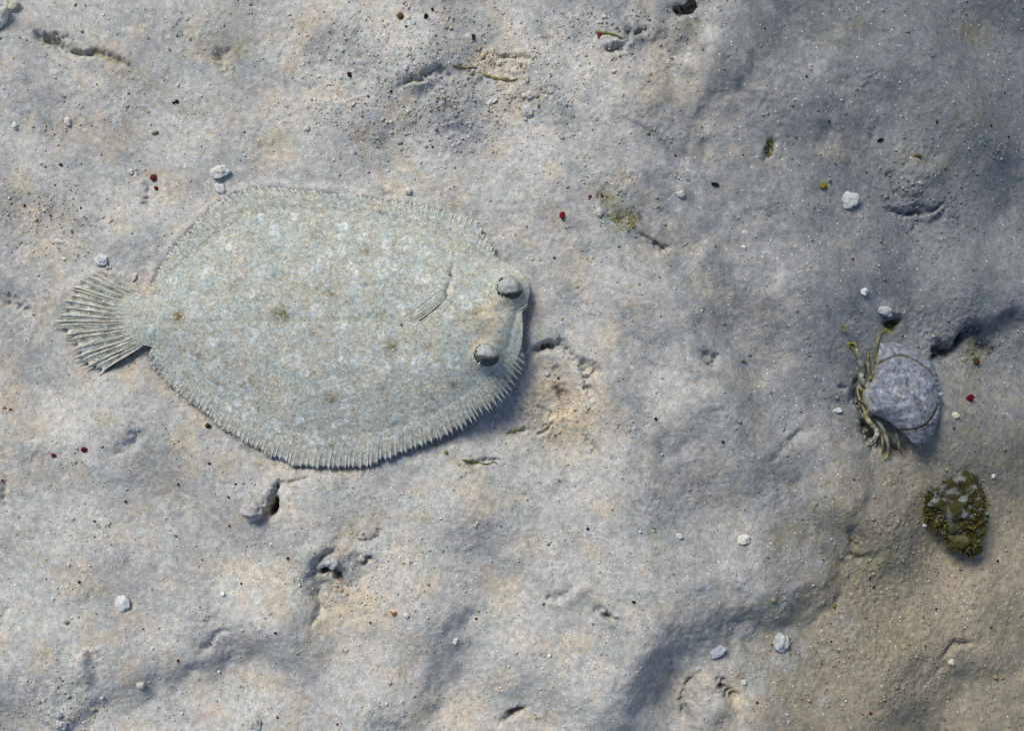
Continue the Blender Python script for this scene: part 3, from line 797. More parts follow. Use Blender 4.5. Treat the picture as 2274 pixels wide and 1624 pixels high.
# eyes: low turrets with a lid, a dark pupil looking outward with the shaded lower side painted in, and a speckled rim
def make_eye(ex, ey, rx, ry, h, look, lidcol):
    n, m = 26, 48
    th = np.linspace(0, math.pi * 0.62, n)[:, None]; ph = np.linspace(0, 2 * math.pi, m, endpoint=False)[None, :]
    z0 = fz(ex, ey) - 3.2
    wob = 1 + 0.07 * np.cos(2 * (ph - 0.7)) + 0.03 * np.sin(3 * ph + ex)
    x = ex + rx * wob * np.sin(th) * np.cos(ph); y = ey + ry * wob * np.sin(th) * np.sin(ph); z = z0 + h * (np.cos(th) + 0.10) + 0 * ph
    z = z - 0.5 * np.exp(-((th - 0.95) / 0.08) ** 2)
    z = z + 0.28 * bil(n_sml, x * 1.0, y * 1.0)
    d = (np.cos(ph) * look[0] + np.sin(ph) * look[1]) * np.sin(th) + look[2]
    c = np.broadcast_to(np.array(lidcol), x.shape + (3,)).copy()
    c = c + (np.array([0.30, 0.33, 0.30]) - c) * sstep(0.75, 1.1, th + 0 * ph)[..., None] * 0.6
    c = c + (np.array([0.03, 0.042, 0.04]) - c) * sstep(0.66, 0.86, d + 0.05 * np.sin(ph * 9))[..., None] * 0.85  # shaded lower side of the eye painted in, together with the dark iris
    sp_ = np.clip(bil(n_fin, x * 1.7 + 40, y * 1.7) - 0.55, 0, 1) * sstep(0.45, 0.95, th + 0 * ph)
    c = c + (np.array([0.06, 0.055, 0.035]) - c) * (0.9 * np.clip(sp_ * 1.6, 0, 1))[..., None]
    e = mesh_np('eye', fw(x, y, z).reshape(-1, 3), grid_faces(n, m, True)[:, ::-1], M_EYE, FISH, {'tint': c.reshape(-1, 3)})
    # pupil: a slit cap standing just proud of the ball on its outward side
    a0 = math.atan2(look[1], look[0])
    n2, m2 = 8, 22
    tc_ = look[3]
    tt = np.linspace(tc_ - 0.2, tc_ + 0.2, n2)[:, None]; pp = a0 + np.linspace(-0.62, 0.62, m2)[None, :]
    tt = tc_ + (tt - tc_) * np.sqrt(np.clip(1 - ((pp - a0) / 0.66) ** 2, 0.02, 1))
    k = 1.035
    x = ex + rx * k * np.sin(tt) * np.cos(pp); y = ey + ry * k * np.sin(tt) * np.sin(pp); z = z0 + h * k * (np.cos(tt) + 0.10)
    mesh_np('pupil', fw(x, y, z).reshape(-1, 3), grid_faces(n2, m2)[:, ::-1], M_PUPIL, e, {'tint': np.zeros((n2 * m2, 3))})
    # dark and pale beads round the rear rim
    re = np.random.default_rng(int(ex))
    for i in range(24):
        aa = math.pi + re.uniform(-0.95, 1.0)
        t_ = re.uniform(0.98, 1.3)
        x, y, z = ex + rx * 1.02 * math.sin(t_) * math.cos(aa), ey + ry * 1.02 * math.sin(t_) * math.sin(aa), z0 + h * (math.cos(t_) + 0.12)
        rad = re.uniform(0.35, 0.75) * 0.001
        th2 = np.linspace(0.01, math.pi - .01, 5)[:, None]; ph2 = np.linspace(0, 2 * math.pi, 7, endpoint=False)[None, :]
        sp = np.stack([np.sin(th2) * np.cos(ph2), np.sin(th2) * np.sin(ph2), np.cos(th2) + 0 * ph2], -1).reshape(-1, 3) * rad
        colr = np.array([0.65, 0.65, 0.62]) if i % 4 == 3 else np.array([0.03, 0.028, 0.018])
        mesh_np('rim_spot', sp + fw(x, y, z), grid_faces(5, 7, True)[:, ::-1], M_RAY, e, {'tint': np.broadcast_to(colr, (35, 3))})
    return e
make_eye(*EYES[0], (0.25, 0.96, 0.30, 0.92), (0.37, 0.39, 0.38))
make_eye(*EYES[1], (-0.10, 0.99, 0.70, 0.52), (0.38, 0.40, 0.39))
# mouth: a short pair of lips at the snout
for dz, off in ((0.2, 0), (-1.2, 4)):
    lp = crom([(1146, 690 + off), (1157, 687 + off), (1166, 681 + off), (1171, 674 + off)], 12)
    zz = np.array([lift(a, b) for a, b in lp]) + 1.1 + dz
    tube_obj('lip', fw(lp[:, 0], lp[:, 1], zz), np.interp(np.linspace(0, 1, 12), [0, .3, .8, 1], [.3, .7, .8, .3]) * 0.001, M_SKIN, FISH, skin_colour(lp[:, 0], lp[:, 1]), 8)

# ------------------------------------------------------------------ the crab
def zm7(x, y): return 1846.6 + 0.2088 * x, 716.0 + 0.2088 * y
cgx, cgy = q(1990, 880, -14)
CRAB_Z = float(np.median(ground(cgx + np.linspace(-60, 60, 13), cgy + np.linspace(-60, 60, 13))))
CRAB = empty('crab', (float(wx(cgx)), float(wy(cgy)), CRAB_Z * 0.001))
tag(CRAB, 'small pale crab with domed grey white shell and folded legs facing the fish', 'crab')
CO = np.array(CRAB.location)
CZ = CRAB_Z + 12.0
def cw(x, y, z):
    f = (CAMH - CZ * 0.001) / CAMH
    return np.stack([(np.asarray(x, float) - CX) * f * S - CO[0], -(np.asarray(y, float) - CY) * f * S - CO[1], np.asarray(z, float) * 0.001], -1)

SHELL = [zm7(*p) for p in [(538, 222), (600, 207), (710, 212), (830, 250), (955, 316), (1055, 396), (1118, 486), (1146, 590), (1152, 700), (1165, 790), (1160, 880), (1150, 975), (1126, 1065),
                           (1088, 1160), (1030, 1240), (950, 1298), (850, 1290), (790, 1215), (715, 1150), (640, 1085), (560, 1035), (480, 995), (400, 962), (365, 900), (335, 820), (335, 755), (385, 685), (450, 600), (468, 500), (490, 430), (498, 330)]]
NSH, NRS = 260, 64
sr = crom(SHELL + [SHELL[0]], NSH + 1)[:-1]
ccx, ccy = zm7(790, 760)
rr_ = np.linspace(0, 1, NRS)
sx = ccx + (sr[:, 0] - ccx)[None, :] * rr_[:, None]; sy = ccy + (sr[:, 1] - ccy)[None, :] * rr_[:, None]
# margin height: low at the front left, higher at the lower right
eh = np.interp(sr[:, 1], [755, 800, 880, 960, 990], [7.0, 8.5, 10.5, 15.0, 17.5])
sz = eh[None, :] + 14.5 * (1 - rr_[:, None] ** 2.2) ** 0.8 * np.ones(NSH)[None, :]
ARC1 = [zm7(*p) for p in [(500, 440), (560, 405), (640, 366), (730, 352), (820, 372), (900, 415), (970, 465), (1040, 520), (1085, 580)]]
ARC2 = [zm7(*p) for p in [(690, 1150), (760, 1146), (850, 1126), (940, 1085), (1020, 1015), (1070, 950), (1110, 880)]]
seam = np.zeros(sx.shape)
for arc, sg in ((ARC1, 1), (ARC2, 1)):
    d, s = seg_d(sx, sy, arc)
    near_ = np.exp(-(d / 60) ** 2)
    sz = sz - 1.9 * np.exp(-(d / 3.0) ** 2)
    seam = np.maximum(seam, np.exp(-(d / 2.7) ** 4))
d, s = seg_d(sx, sy, ARC1); sz = sz - 1.2 * sstep(0, 8, -s * d) * np.exp(-(d / 70) ** 2)
d, s = seg_d(sx, sy, ARC2); sz = sz - 1.6 * sstep(0, 8, s * d) * np.exp(-(d / 70) ** 2) * (sy > 940)
# regions of the shell: swollen centre, shallow furrows
for pts, w, dep in (([zm7(520, 700), zm7(640, 690), zm7(760, 650)], 7, .9), ([zm7(560, 850), zm7(680, 860), zm7(800, 820)], 7, .9), ([zm7(820, 600), zm7(900, 720), zm7(860, 860)], 8, .8), ([zm7(700, 540), zm7(820, 500)], 6, .6), ([zm7(740, 960), zm7(880, 940)], 6, .6)):
    d, s = seg_d(sx, sy, pts); sz = sz - dep * np.exp(-(d / w) ** 2)
sz = sz + 0.16 * bil(n_sml, sx - 600, sy) + 0.05 * bil(n_fin, sx - 500, sy)
sc_ = np.broadcast_to(np.array([0.185, 0.208, 0.255]), sx.shape + (3,)).copy()
k1 = bil(t3, sx * 1.5 - 900, sy); k2 = bil(n_sml, sx - 900, sy)
sc_ = sc_ * (1 + 0.16 * k2 + 0.10 * k1)[..., None]
sc_ = sc_ + (np.array([0.30, 0.30, 0.33]) - sc_) * (np.clip(k1, 0, 2) * 0.26)[..., None]
sc_ = sc_ + (np.array([0.44, 0.44, 0.36]) - sc_) * (np.clip(-k1 - .4, 0, 2) * 0.25)[..., None]
sc_ = sc_ + (np.array([0.10, 0.085, 0.06]) - sc_) * (0.9 * seam)[..., None]
lip_ = np.exp(-((1 - rr_[:, None]) / 0.03) ** 2) * (sr[:, 0] < 1950)[None, :]
sc_ = sc_ + (np.array([0.26, 0.24, 0.08]) - sc_) * (0.7 * lip_)[..., None]
# turned-under margin and dark underside
r3 = np.linspace(1, 0.45, 12)[1:]
vx = ccx + (sr[:, 0] - ccx)[None, :] * r3[:, None]; vy = ccy + (sr[:, 1] - ccy)[None, :] * r3[:, None]
vz = sz[-1][None, :] * (1 - ((1 - r3[:, None]) / 0.55)) ** 1.0 - 0.8 + 0 * vx
vc = np.broadcast_to(np.array([0.16, 0.17, 0.13]), vx.shape + (3,))
AX, AY, AZ = np.vstack([sx, vx]), np.vstack([sy, vy]), np.vstack([sz, vz])
shell = mesh_np('carapace', cw(AX, AY, AZ).reshape(-1, 3), grid_faces(AX.shape[0], NSH, True), M_SHELL, CRAB, {'tint': np.concatenate([sc_, vc], 0).reshape(-1, 3)})
# knobs along the rear margin
def knob(name, x, y, z, rx, ry, rz, col, parent, mat, fn, rot=0.0, seed=0):
    n, m = 9, 14
    th = np.linspace(0.001, math.pi - .001, n)[:, None]; ph = np.linspace(0, 2 * math.pi, m, endpoint=False)[None, :]
    re = np.random.default_rng(seed)
    lump = 1 + 0.10 * np.sin(3 * ph + re.uniform(0, 6)) * np.sin(th) + 0.08 * np.sin(2 * th + ph * 2 + re.uniform(0, 6))
    lx, ly, lz = rx * np.sin(th) * np.cos(ph) * lump, ry * np.sin(th) * np.sin(ph) * lump, rz * np.cos(th) * lump + 0 * ph
    ca, sa = math.cos(rot), math.sin(rot)
    v = fn(x + lx * ca - ly * sa, y + lx * sa + ly * ca, z + lz).reshape(-1, 3)
    return mesh_np(name, v, grid_faces(n, m, True), mat, parent, {'tint': np.broadcast_to(np.array(col), (n * m, 3))})
for i, (kx, ky, s_) in enumerate(((1075, 545, 1), (1098, 600, 1.1), (1112, 655, 1), (1120, 710, 1.1), (1120, 830, 1), (1116, 880, 1), (1100, 935, .9), (1040, 470, .8), (985, 425, .8))):
    x, y = zm7(kx, ky)
    knob('knob', x, y, float(np.interp(ky, [400, 700, 900], [11.5, 12.5, 13.0])), 6.5 * s_, 4.2 * s_, 1.6 * s_, (0.26, 0.29, 0.33), shell, M_SHELL, cw, 0.2, i)
x, y = zm7(1148, 765)
knob('rear_spine', x, y, 12.4, 11, 4.5, 1.7, (0.36, 0.40, 0.41), shell, M_SHELL, cw, 0.0, 33)

def limb(name, pts, mat, parent, col, tipcol=None, sides=9, n=26):
    """pts: (x7, y7, z mm, radius mm) along the limb"""
    p = np.array([(*zm7(a, b), c, d_) for a, b, c, d_ in pts], float)
    cr = crom(p, n)
    f_ = (CAMH - CZ * 0.001) / CAMH
    bed = ground(CX + (cr[:, 0] - CX) * f_, CY + (cr[:, 1] - CY) * f_) - CRAB_Z
    cr[:, 2] = np.maximum(cr[:, 2], bed + cr[:, 3] * 0.55 + 0.3)
    path = cw(cr[:, 0], cr[:, 1], cr[:, 2])
    u = np.linspace(0, 1, n)
    c = np.broadcast_to(np.array(col), (n, 3)).copy()
    if tipcol is not None: c = c + (np.array(tipcol) - c) * sstep(.72, .95, u)[:, None]
    c *= (0.85 + 0.25 * np.sin(u * 15))[:, None]
    return tube_obj(name, path, np.clip(cr[:, 3] * 0.88, .15, None) * 0.001, mat, parent, c, sides)
YG = (0.32, 0.34, 0.03); LG = (0.36, 0.40, 0.33); BR = (0.12, 0.09, 0.05)
# left claw (upper in the picture): arm, hand, two fingers
claw = limb('claw', [(420, 690, 4.5, 2.0), (360, 640, 4.5, 2.4), (335, 585, 5, 2.2), (350, 545, 5, 2.0)], M_SHELL, CRAB, LG)
limb('hand', [(355, 560, 5.5, 1.6), (338, 480, 6, 2.4), (312, 400, 6.0, 2.7), (278, 330, 5.5, 2.2), (255, 285, 5, 1.5)], M_SHELL, claw, (0.26, 0.29, 0.25))
limb('finger', [(268, 310, 5.5, 1.6), (245, 240, 5, 1.3), (205, 222, 4, 1.0), (140, 232, 3, .3)], M_SHELL, claw, (0.34, 0.33, 0.12), YG)
limb('finger', [(262, 330, 4.5, 1.5), (225, 290, 4, 1.2), (190, 262, 3.4, .8), (150, 245, 2.6, .3)], M_SHELL, claw, (0.30, 0.27, 0.12), YG)
claw2 = limb('walking_leg', [(455, 610, 4, 1.6), (425, 520, 4.5, 1.5), (410, 420, 4, 1.2), (405, 340, 3, .8), (400, 305, 2, .35)], M_SHELL, CRAB, (0.24, 0.25, 0.12), YG)
limb('walking_leg', [(500, 420, 4, 1.3), (485, 330, 4.2, 1.2), (500, 230, 4, .9), (530, 150, 3, .7), (575, 95, 2, .5), (640, 55, 1, .2)], M_SHELL, CRAB, (0.22, 0.21, 0.08), YG)
# right claw and legs (lower in the picture)
arm = limb('claw', [(430, 950, 5, 1.8), (385, 985, 5, 2.0), (420, 1050, 5.2, 2.2), (470, 1110, 5.2, 2.1), (495, 1135, 5, 1.5)], M_SHELL, CRAB, (0.28, 0.28, 0.17))
limb('hand', [(492, 1130, 5, 1.5), (512, 1170, 5, 2.0), (508, 1215, 4.6, 1.9), (480, 1255, 4, 1.4)], M_SHELL, arm, LG)
limb('finger', [(488, 1245, 4, 1.2), (455, 1275, 3.4, .9), (415, 1290, 2.6, .3)], M_SHELL, arm, (0.28, 0.31, 0.29))
limb('finger', [(480, 1262, 3, 1.2), (440, 1305, 2.4, 1.0), (398, 1318, 1.6, .3)], M_SHELL, arm, (0.34, 0.36, 0.22), YG)
limb('walking_leg', [(500, 1030, 4.5, 1.6), (545, 1090, 5, 1.8), (585, 1160, 5, 1.7), (618, 1250, 4.4, 1.5), (640, 1330, 3.2, 1.2), (640, 1410, 2, 1.0), (610, 1480, .8, .3)], M_SHELL, CRAB, (0.25, 0.27, 0.22), YG)
limb('walking_leg', [(560, 1110, 3, 1.2), (575, 1220, 3.2, 1.2), (585, 1320, 2.2, 1.0), (590, 1400, 1, .4)], M_SHELL, CRAB, (0.24, 0.22, 0.14), BR)
limb('walking_leg', [(720, 1180, 4, 1.4), (745, 1290, 4.2, 1.4), (770, 1370, 2.6, 1.0), (800, 1420, .8, .4)], M_SHELL, CRAB, (0.16, 0.17, 0.12), BR)
# eyes on short stalks at the front
for a, b in ((325, 725), (338, 845)):
    e = limb('eye_stalk', [(a + 40, b, 7, .9), (a + 12, b, 7.6, .8), (a - 8, b - 4, 7.8, .7)], M_SHELL, CRAB, (0.30, 0.27, 0.14), n=10)
    x, y = zm7(a - 14, b - 5)
    knob('eyeball', x, y, 7.9, 3.0, 3.0, 0.85, (0.03, 0.03, 0.03), e, M_PUPIL, cw)
limb('mouthpart', [(350, 700, 5, 1.1), (308, 730, 5, 1.2), (320, 800, 5, 1.2), (350, 880, 5, 1.2), (385, 955, 5, 1.0)], M_SHELL, CRAB, (0.33, 0.30, 0.14))

# ------------------------------------------------------------------ stones, shells and grit
def stone_mesh(w, h, t, seed, rough_=0.22, sub=3, angular=0.0, color=(0.5, 0.5, 0.5), vary=0.15, patch=None):
    """lumpy pebble, extents w x h x t in mm"""
    bm = bmesh.new()
    bmesh.ops.create_icosphere(bm, subdivisions=sub, radius=1.0)
    off = Vector((seed * 3.17 % 50, seed * 7.31 % 50, seed * 1.93 % 50))
    rs_ = random.Random(seed)
    planes = [(Vector((rs_.gauss(0, 1), rs_.gauss(0, 1), rs_.gauss(0, 1))).normalized(), rs_.uniform(0.62, 0.9)) for _ in range(7)] if angular else []
    cols = []
    for v in bm.verts:
        p = v.co.copy()
        d = 1 + rough_ * mnoise.noise(p * 1.3 + off) * 1.3 + rough_ * 0.6 * mnoise.noise(p * 3.1 + off) + rough_ * 0.3 * mnoise.noise(p * 7.0 + off)
        p *= d
        for nrm, c in planes:
            e = p.dot(nrm) - c
            if e > 0: p -= nrm * e * angular
        v.co = Vector((p.x * w / 2, p.y * h / 2, p.z * t / 2)) * 0.001
        k = 1 + vary * mnoise.noise(v.co * 700 + off) + vary * mnoise.noise(v.co * 260 + off)
        c = [color[i] * k for i in range(3)]
        if patch:
            pk = max(0.0, min(1.0, 0.5 + patch[1] * 2.2 * (mnoise.noise(v.co * patch[2] + off * 2) + patch[3])))
            c = [c[i] + (patch[0][i] - c[i]) * pk for i in range(3)]
        cols.append(c)
    me = bpy.data.meshes.new('stone')
    bm.to_mesh(me); bm.free()
    me.polygons.foreach_set('use_smooth', np.ones(len(me.polygons), bool))
    a = me.attributes.new('tint', 'FLOAT_COLOR', 'POINT')
    cc = np.ones((len(me.vertices), 4), np.float32); cc[:, :3] = np.array(cols)
    a.data.foreach_set('color', cc.ravel())
    me.materials.append(M_STONE)
    return me

MM = S * 1000.0     # layout unit -> mm
_seed = [100]
def stone(name, px, py, w, h, label, cat, rot=0.0, tf=0.7, sink=0.25, color=(0.5, 0.5, 0.5), group=None, rough_=0.22, sub=3, angular=0.0, vary=0.15, patch=None):
    _seed[0] += 1
    t = min(w, h) * MM * tf
    me = stone_mesh(w * MM, h * MM, t, _seed[0], rough_, sub, angular, color, vary, patch)
    me.name = name
    o = bpy.data.objects.new(name, me); COL.objects.link(o)
    x, y = q(px, py)
    rad_ = 0.25 * min(w, h)
    g = float(np.mean([ground(x + a_ * rad_, y + b_ * rad_) for a_, b_ in ((0, 0), (1, 0), (-1, 0), (0, 1), (0, -1))]))
    o.location = (float(wx(x)), float(wy(y)), (g + t * (0.5 - sink)) * 0.001)
    o.rotation_euler = (0, 0, math.radians(-rot))
    tag(o, label, cat, group)
    return o

WHITE = (0.57, 0.57, 0.56); CREAM = (0.60, 0.58, 0.50); GREY = (0.40, 0.40, 0.42); BLUG = (0.36, 0.39, 0.42); TANP = (0.46, 0.40, 0.30)
RED = (0.14, 0.014, 0.016); DRED = (0.075, 0.008, 0.012); BLACK = (0.014, 0.012, 0.012); OLIVE = (0.13, 0.12, 0.035); ORNG = (0.30, 0.11, 0.02)
STONES = [
    # name, x, y, w, h, rot, flat, sink, colour, angular, label, category
    ('shell_fragment', 490, 381, 42, 29, -12, .55, .18, WHITE, .5, 'largest white shell fragment just above the upper left edge of the fish', 'shell fragment'),
    ('shell_fragment', 490, 420, 27, 23, 35, .6, .22, (.60, .60, .62), .5, 'white wedge of shell touching the fish edge below a larger white one', 'shell fragment'),
    ('pebble', 907, 424, 17, 16, 0, .9, .15, WHITE, .0, 'small round white pebble resting against the top edge of the fish', 'pebble'),
    ('pebble', 563, 1134, 46, 42, 10, .95, .02, (.40, .385, .40), .0, 'round grey pebble at the mouth of the dark burrow', 'pebble'),
    ('pebble', 1173, 243, 24, 30, -40, .6, .25, (.46, .48, .46), .5, 'blunt grey chip with a dark underside in the rubble above the fish', 'pebble'),
    ('pebble', 1176, 210, 22, 16, 20, .7, .25, (.56, .57, .52), .4, 'pale pebble directly above the blunt grey chip in the rubble', 'pebble'),
    ('pebble', 1172, 178, 14, 10, 0, .7, .25, (.50, .47, .43), .3, 'tiny tan pebble topmost of three in a column in the rubble', 'pebble'),
    ('shell_fragment', 1090, 222, 26, 11, -35, .7, .25, (.62, .60, .60), .4, 'slanted white chip left of the stacked pebbles in the rubble', 'shell fragment'),
    ('shell_fragment', 1133, 168, 30, 9, 20, .7, .3, CREAM, .3, 'long cream sliver lying at the end of a brown strand', 'shell fragment'),
    ('coral_rubble', 1886, 446, 46, 38, 5, .5, .25, (.46, .49, .48), .5, 'blocky white coral piece on the dim sand at upper right', 'coral rubble'),
    ('shell_fragment', 1650, 1200, 28, 26, 25, .6, .18, (.62, .62, .58), .7, 'triangular white shell chip on the sand left of the scarp', 'shell fragment'),
    ('pebble', 1738, 1432, 36, 42, 10, .65, .22, (.40, .44, .44), .4, 'grey green pebble with a dark edge below the scarp', 'pebble'),
    ('pebble', 1598, 1452, 36, 26, -30, .55, .25, (.37, .40, .45), .4, 'bluish grey flat pebble in the hollow below the scarp', 'pebble'),
    ('shell_disc', 272, 1342, 32, 33, 0, .30, .10, (.58, .61, .62), .0, 'round flat whitish shell disc alone on the lower left sand', 'shell'),
    ('shell_fragment', 129, 535, 22, 10, 10, .5, .15, WHITE, .6, 'thin white shell sliver left of the tail among tan grit', 'shell fragment'),
    ('coral_rubble', 224, 578, 28, 30, 30, .5, .2, (.58, .59, .60), .4, 'ragged white coral bit just above the tail fin tip', 'coral rubble'),
    ('shell_fragment', 300, 614, 11, 20, 30, .6, .2, (.60, .55, .46), .5, 'small cream chip in the notch between tail and upper fin', 'shell fragment'),
    ('shell_fragment', 1508, 1192, 17, 13, 10, .6, .2, WHITE, .4, 'small white chip on smooth sand left of a triangular chip', 'shell fragment'),
    ('pebble', 1915, 648, 20, 17, 0, .6, .2, (.58, .62, .62), .6, 'small pale angular stone up and left of the crab', 'pebble'),
    ('pebble', 314, 1523, 20, 17, 0, .8, .2, (.50, .50, .46), .2, 'pale pebble beside the dark bank at lower left', 'pebble'),
    ('pebble', 134, 1587, 16, 18, 0, .8, .3, GREY, .2, 'upper of two grey pebbles at the foot of the lower left bank', 'pebble'),
    ('pebble', 137, 1611, 24, 22, 0, .8, .35, (.42, .42, .44), .2, 'lower of two grey pebbles at the bottom edge of the lower left bank', 'pebble'),
    ('pebble', 568, 1607, 26, 34, 10, .7, .5, (.42, .42, .41), .1, 'half buried grey pebble at the bottom edge of the sand', 'pebble'),
    ('stone', 26, 12, 36, 30, 30, .7, .2, (.54, .53, .43), .5, 'upper cream stone of a pair in the top left corner', 'stone'),
    ('stone', 4, 40, 40, 56, 10, .7, .2, (.50, .51, .46), .4, 'lower pale stone of a pair cut by the left frame edge', 'stone'),
    ('stone', 1531, 14, 40, 38, 30, .8, .3, (.022, .024, .020), .4, 'black stone standing in for a dark hole at the top edge of the picture', 'stone'),  # black lump put where a hole lies in shadow
    ('pebble', 148, 267, 14, 20, -10, .7, .25, (.62, .60, .54), .3, 'cream oval pebble on the upper left sand', 'pebble'),
    ('pebble', 34, 279, 12, 17, 0, .7, .25, (.56, .61, .61), .3, 'pale bluish pebble near the left edge below the corner stones', 'pebble'),
    ('shell_fragment', 284, 378, 13, 12, 0, .7, .2, WHITE, .3, 'tiny white chip left of the red fragments above the tail', 'shell fragment'),
    ('pebble', 682, 284, 13, 12, 0, .7, .2, (.60, .61, .55), .2, 'tiny pale pebble above the top of the fish', 'pebble'),
    ('pebble', 905, 160, 10, 10, 0, .8, .2, WHITE, .2, 'tiny white pebble in the upper rubble beside a grey dent', 'pebble'),
    ('pebble', 1110, 133, 11, 11, 0, .8, .2, CREAM, .2, 'tiny cream pebble just under the brown strand in the rubble', 'pebble'),
    ('shell_fragment', 1215, 830, 0.1 + 13, 10, 0, .7, .2, WHITE, .3, 'tiny white chip on the mound in front of the fish', 'shell fragment'),
    ('shell_fragment', 1306, 900, 8, 22, -15, .5, .3, (.55, .54, .48), .4, 'narrow pale sliver at the right rim of the crater', 'shell fragment'),
    ('pebble', 1512, 430, 22, 17, 0, .7, .3, (.48, .47, .44), .3, 'dull pale pebble near the olive algae patch', 'pebble'),
    ('pebble', 1330, 472, 16, 20, 0, .7, .3, (.52, .50, .46), .3, 'pale oval pebble beside the olive algae patch', 'pebble'),
    ('pebble', 1655, 577 - 30, 11, 10, 0, .7, .2, WHITE, .3, 'tiny white pebble right of the thin dark crack', 'pebble'),
    ('shell_fragment', 2068, 1187 - 15, 12, 12, 0, .7, .2, (.55, .60, .60), .3, 'tiny bluish white chip right of the algae covered rock top', 'shell fragment'),
    ('pebble', 2115, 922, 20, 14, 0, .7, .25, (.58, .54, .42), .3, 'cream pebble on the sand right of the crab', 'pebble'),
    ('pebble', 1863, 912, 22, 13, 0, .6, .3, (.56, .60, .60), .3, 'pale flat pebble on the sand in front of the crab', 'pebble'),
    ('pebble', 2214, 1060, 11, 11, 0, .7, .2, (.58, .62, .60), .3, 'tiny pale pebble at the far right below the red fragment', 'pebble'),
    ('shell_fragment', 1652, 1545 - 28, 13, 14, 0, .7, .2, WHITE, .3, 'tiny white grain above the rounded rock at bottom right', 'shell fragment'),
    ('shell_fragment', 905, 1362, 13, 12, 0, .7, .2, (.62, .66, .68), .3, 'tiny bluish white chip beside an orange fragment on the lower sand', 'shell fragment'),
    ('shell_fragment', 1012, 1425, 10, 16, 20, .6, .2, (.60, .61, .64), .4, 'tiny white splinter on the lower middle sand', 'shell fragment'),
    ('pebble', 768, 1448, 9, 9, 0, .8, .2, WHITE, .2, 'lone tiny white pebble on smooth sand at bottom centre', 'pebble'),
    ('pebble', 2118, 1496 - 20, 17, 16, 0, .7, .3, (.55, .53, .46), .3, 'cream pebble low on the right hand sand', 'pebble'),
    ('coral_rubble', 1965, 690, 34, 24, 25, .6, .3, (.40, .42, .42), .4, 'grey lump of rubble directly above the crab', 'coral rubble'),
    ('pebble', 738, 1246, 34, 30, 40, .8, .35, (.42, .44, .43), .6, 'blocky grey stone over the dark mouth of the rock clump', 'pebble'),
    ('pebble', 802, 1242, 20, 18, 0, .8, .35, (.42, .43, .36), .4, 'small olive grey stone on the right of the rock clump', 'pebble'),
    ('orange_fragment', 878, 1359, 13, 9, 0, .7, .15, ORNG, .4, 'orange brown fragment on bright sand at lower middle', 'fragment'),
    ('orange_fragment', 1829, 412, 16, 16, 30, .7, .2, (.22, .16, .02), .4, 'yellow brown fragment left of the white coral piece', 'fragment'),
    ('red_fragment', 2156, 886, 27, 17, -20, .6, .15, (.085, .006, .010), .6, 'largest dark red fragment on the sand right of the crab', 'fragment'),
    ('red_fragment', 1248, 479, 13, 15, 0, .7, .15, RED, .4, 'bright red fragment on open sand up and right of the fish', 'fragment'),
    ('red_fragment', 336, 391, 15, 16, 30, .7, .15, (.14, .03, .02), .5, 'dark red brown fragment above the upper left fin', 'fragment'),
    ('red_fragment', 342, 415, 9, 10, 0, .7, .15, RED, .4, 'small crimson fragment just below a darker one, above the upper left fin', 'fragment'),
    ('red_fragment', 191, 998, 16, 11, -20, .6, .15, DRED, .5, 'maroon fragment on the sand below the tail', 'fragment'),
    ('red_fragment', 119, 1012, 12, 8, 0, .6, .15, RED, .4, 'small red fragment left of the maroon one below the tail', 'fragment'),
    ('red_fragment', 1331, 76, 9, 16, 15, .6, .15, (.17, .02, .03), .5, 'crimson splinter in the top middle rubble', 'fragment'),
    ('dark_fragment', 890, 35, 14, 17, 0, .7, .15, (.10, .06, .02), .4, 'dark amber fragment near the top edge', 'fragment'),
    ('dark_fragment', 946, 37, 9, 14, 15, .7, .15, BLACK, .4, 'black fragment near the top edge right of an amber one', 'fragment'),
    ('dark_fragment', 1051, 77, 8, 15, 0, .7, .15, (.05, .02, .012), .4, 'dark brown fragment in the upper rubble', 'fragment'),
    ('dark_fragment', 776, 165, 9, 13, -20, .7, .15, (.03, .012, .012), .4, 'black fragment alone on pale sand above the fish', 'fragment'),
    ('dark_fragment', 392, 224, 8, 10, -40, .7, .15, BLACK, .4, 'small black fragment on the upper left sand', 'fragment'),
    ('dark_fragment', 462, 946, 12, 11, 0, .7, .1, (.035, .03, .01), .3, 'dark olive bead touching the lower left fin edge', 'fragment'),
    ('dark_fragment', 2037, 346, 20, 8, -5, .6, .15, (.08, .05, .02), .4, 'dark brown fragment on the rounded lump at upper right', 'fragment'),
    ('dark_fragment', 1590, 408, 18, 10, 10, .6, .15, BLACK, .4, 'small black splinter on dim sand at upper right', 'fragment'),
    ('dark_fragment', 1962, 306, 16, 7, -15, .6, .15, BLACK, .4, 'black sliver above the rounded lump at upper right', 'fragment'),
    ('dark_fragment', 2188, 802, 15, 22, -20, .6, .2, (.07, .045, .015), .4, 'rusty brown fragment at the end of the dark crevice', 'fragment'),
]
for n_, x, y, w, h, rot, tf, sink, col, ang, lab, cat in STONES:
    stone(n_, x, y, w, h, lab, cat, rot, tf, sink, col, angular=ang, sub=4 if max(w, h) > 22 else 3, rough_=0.38 if ang > 0.05 else 0.22)

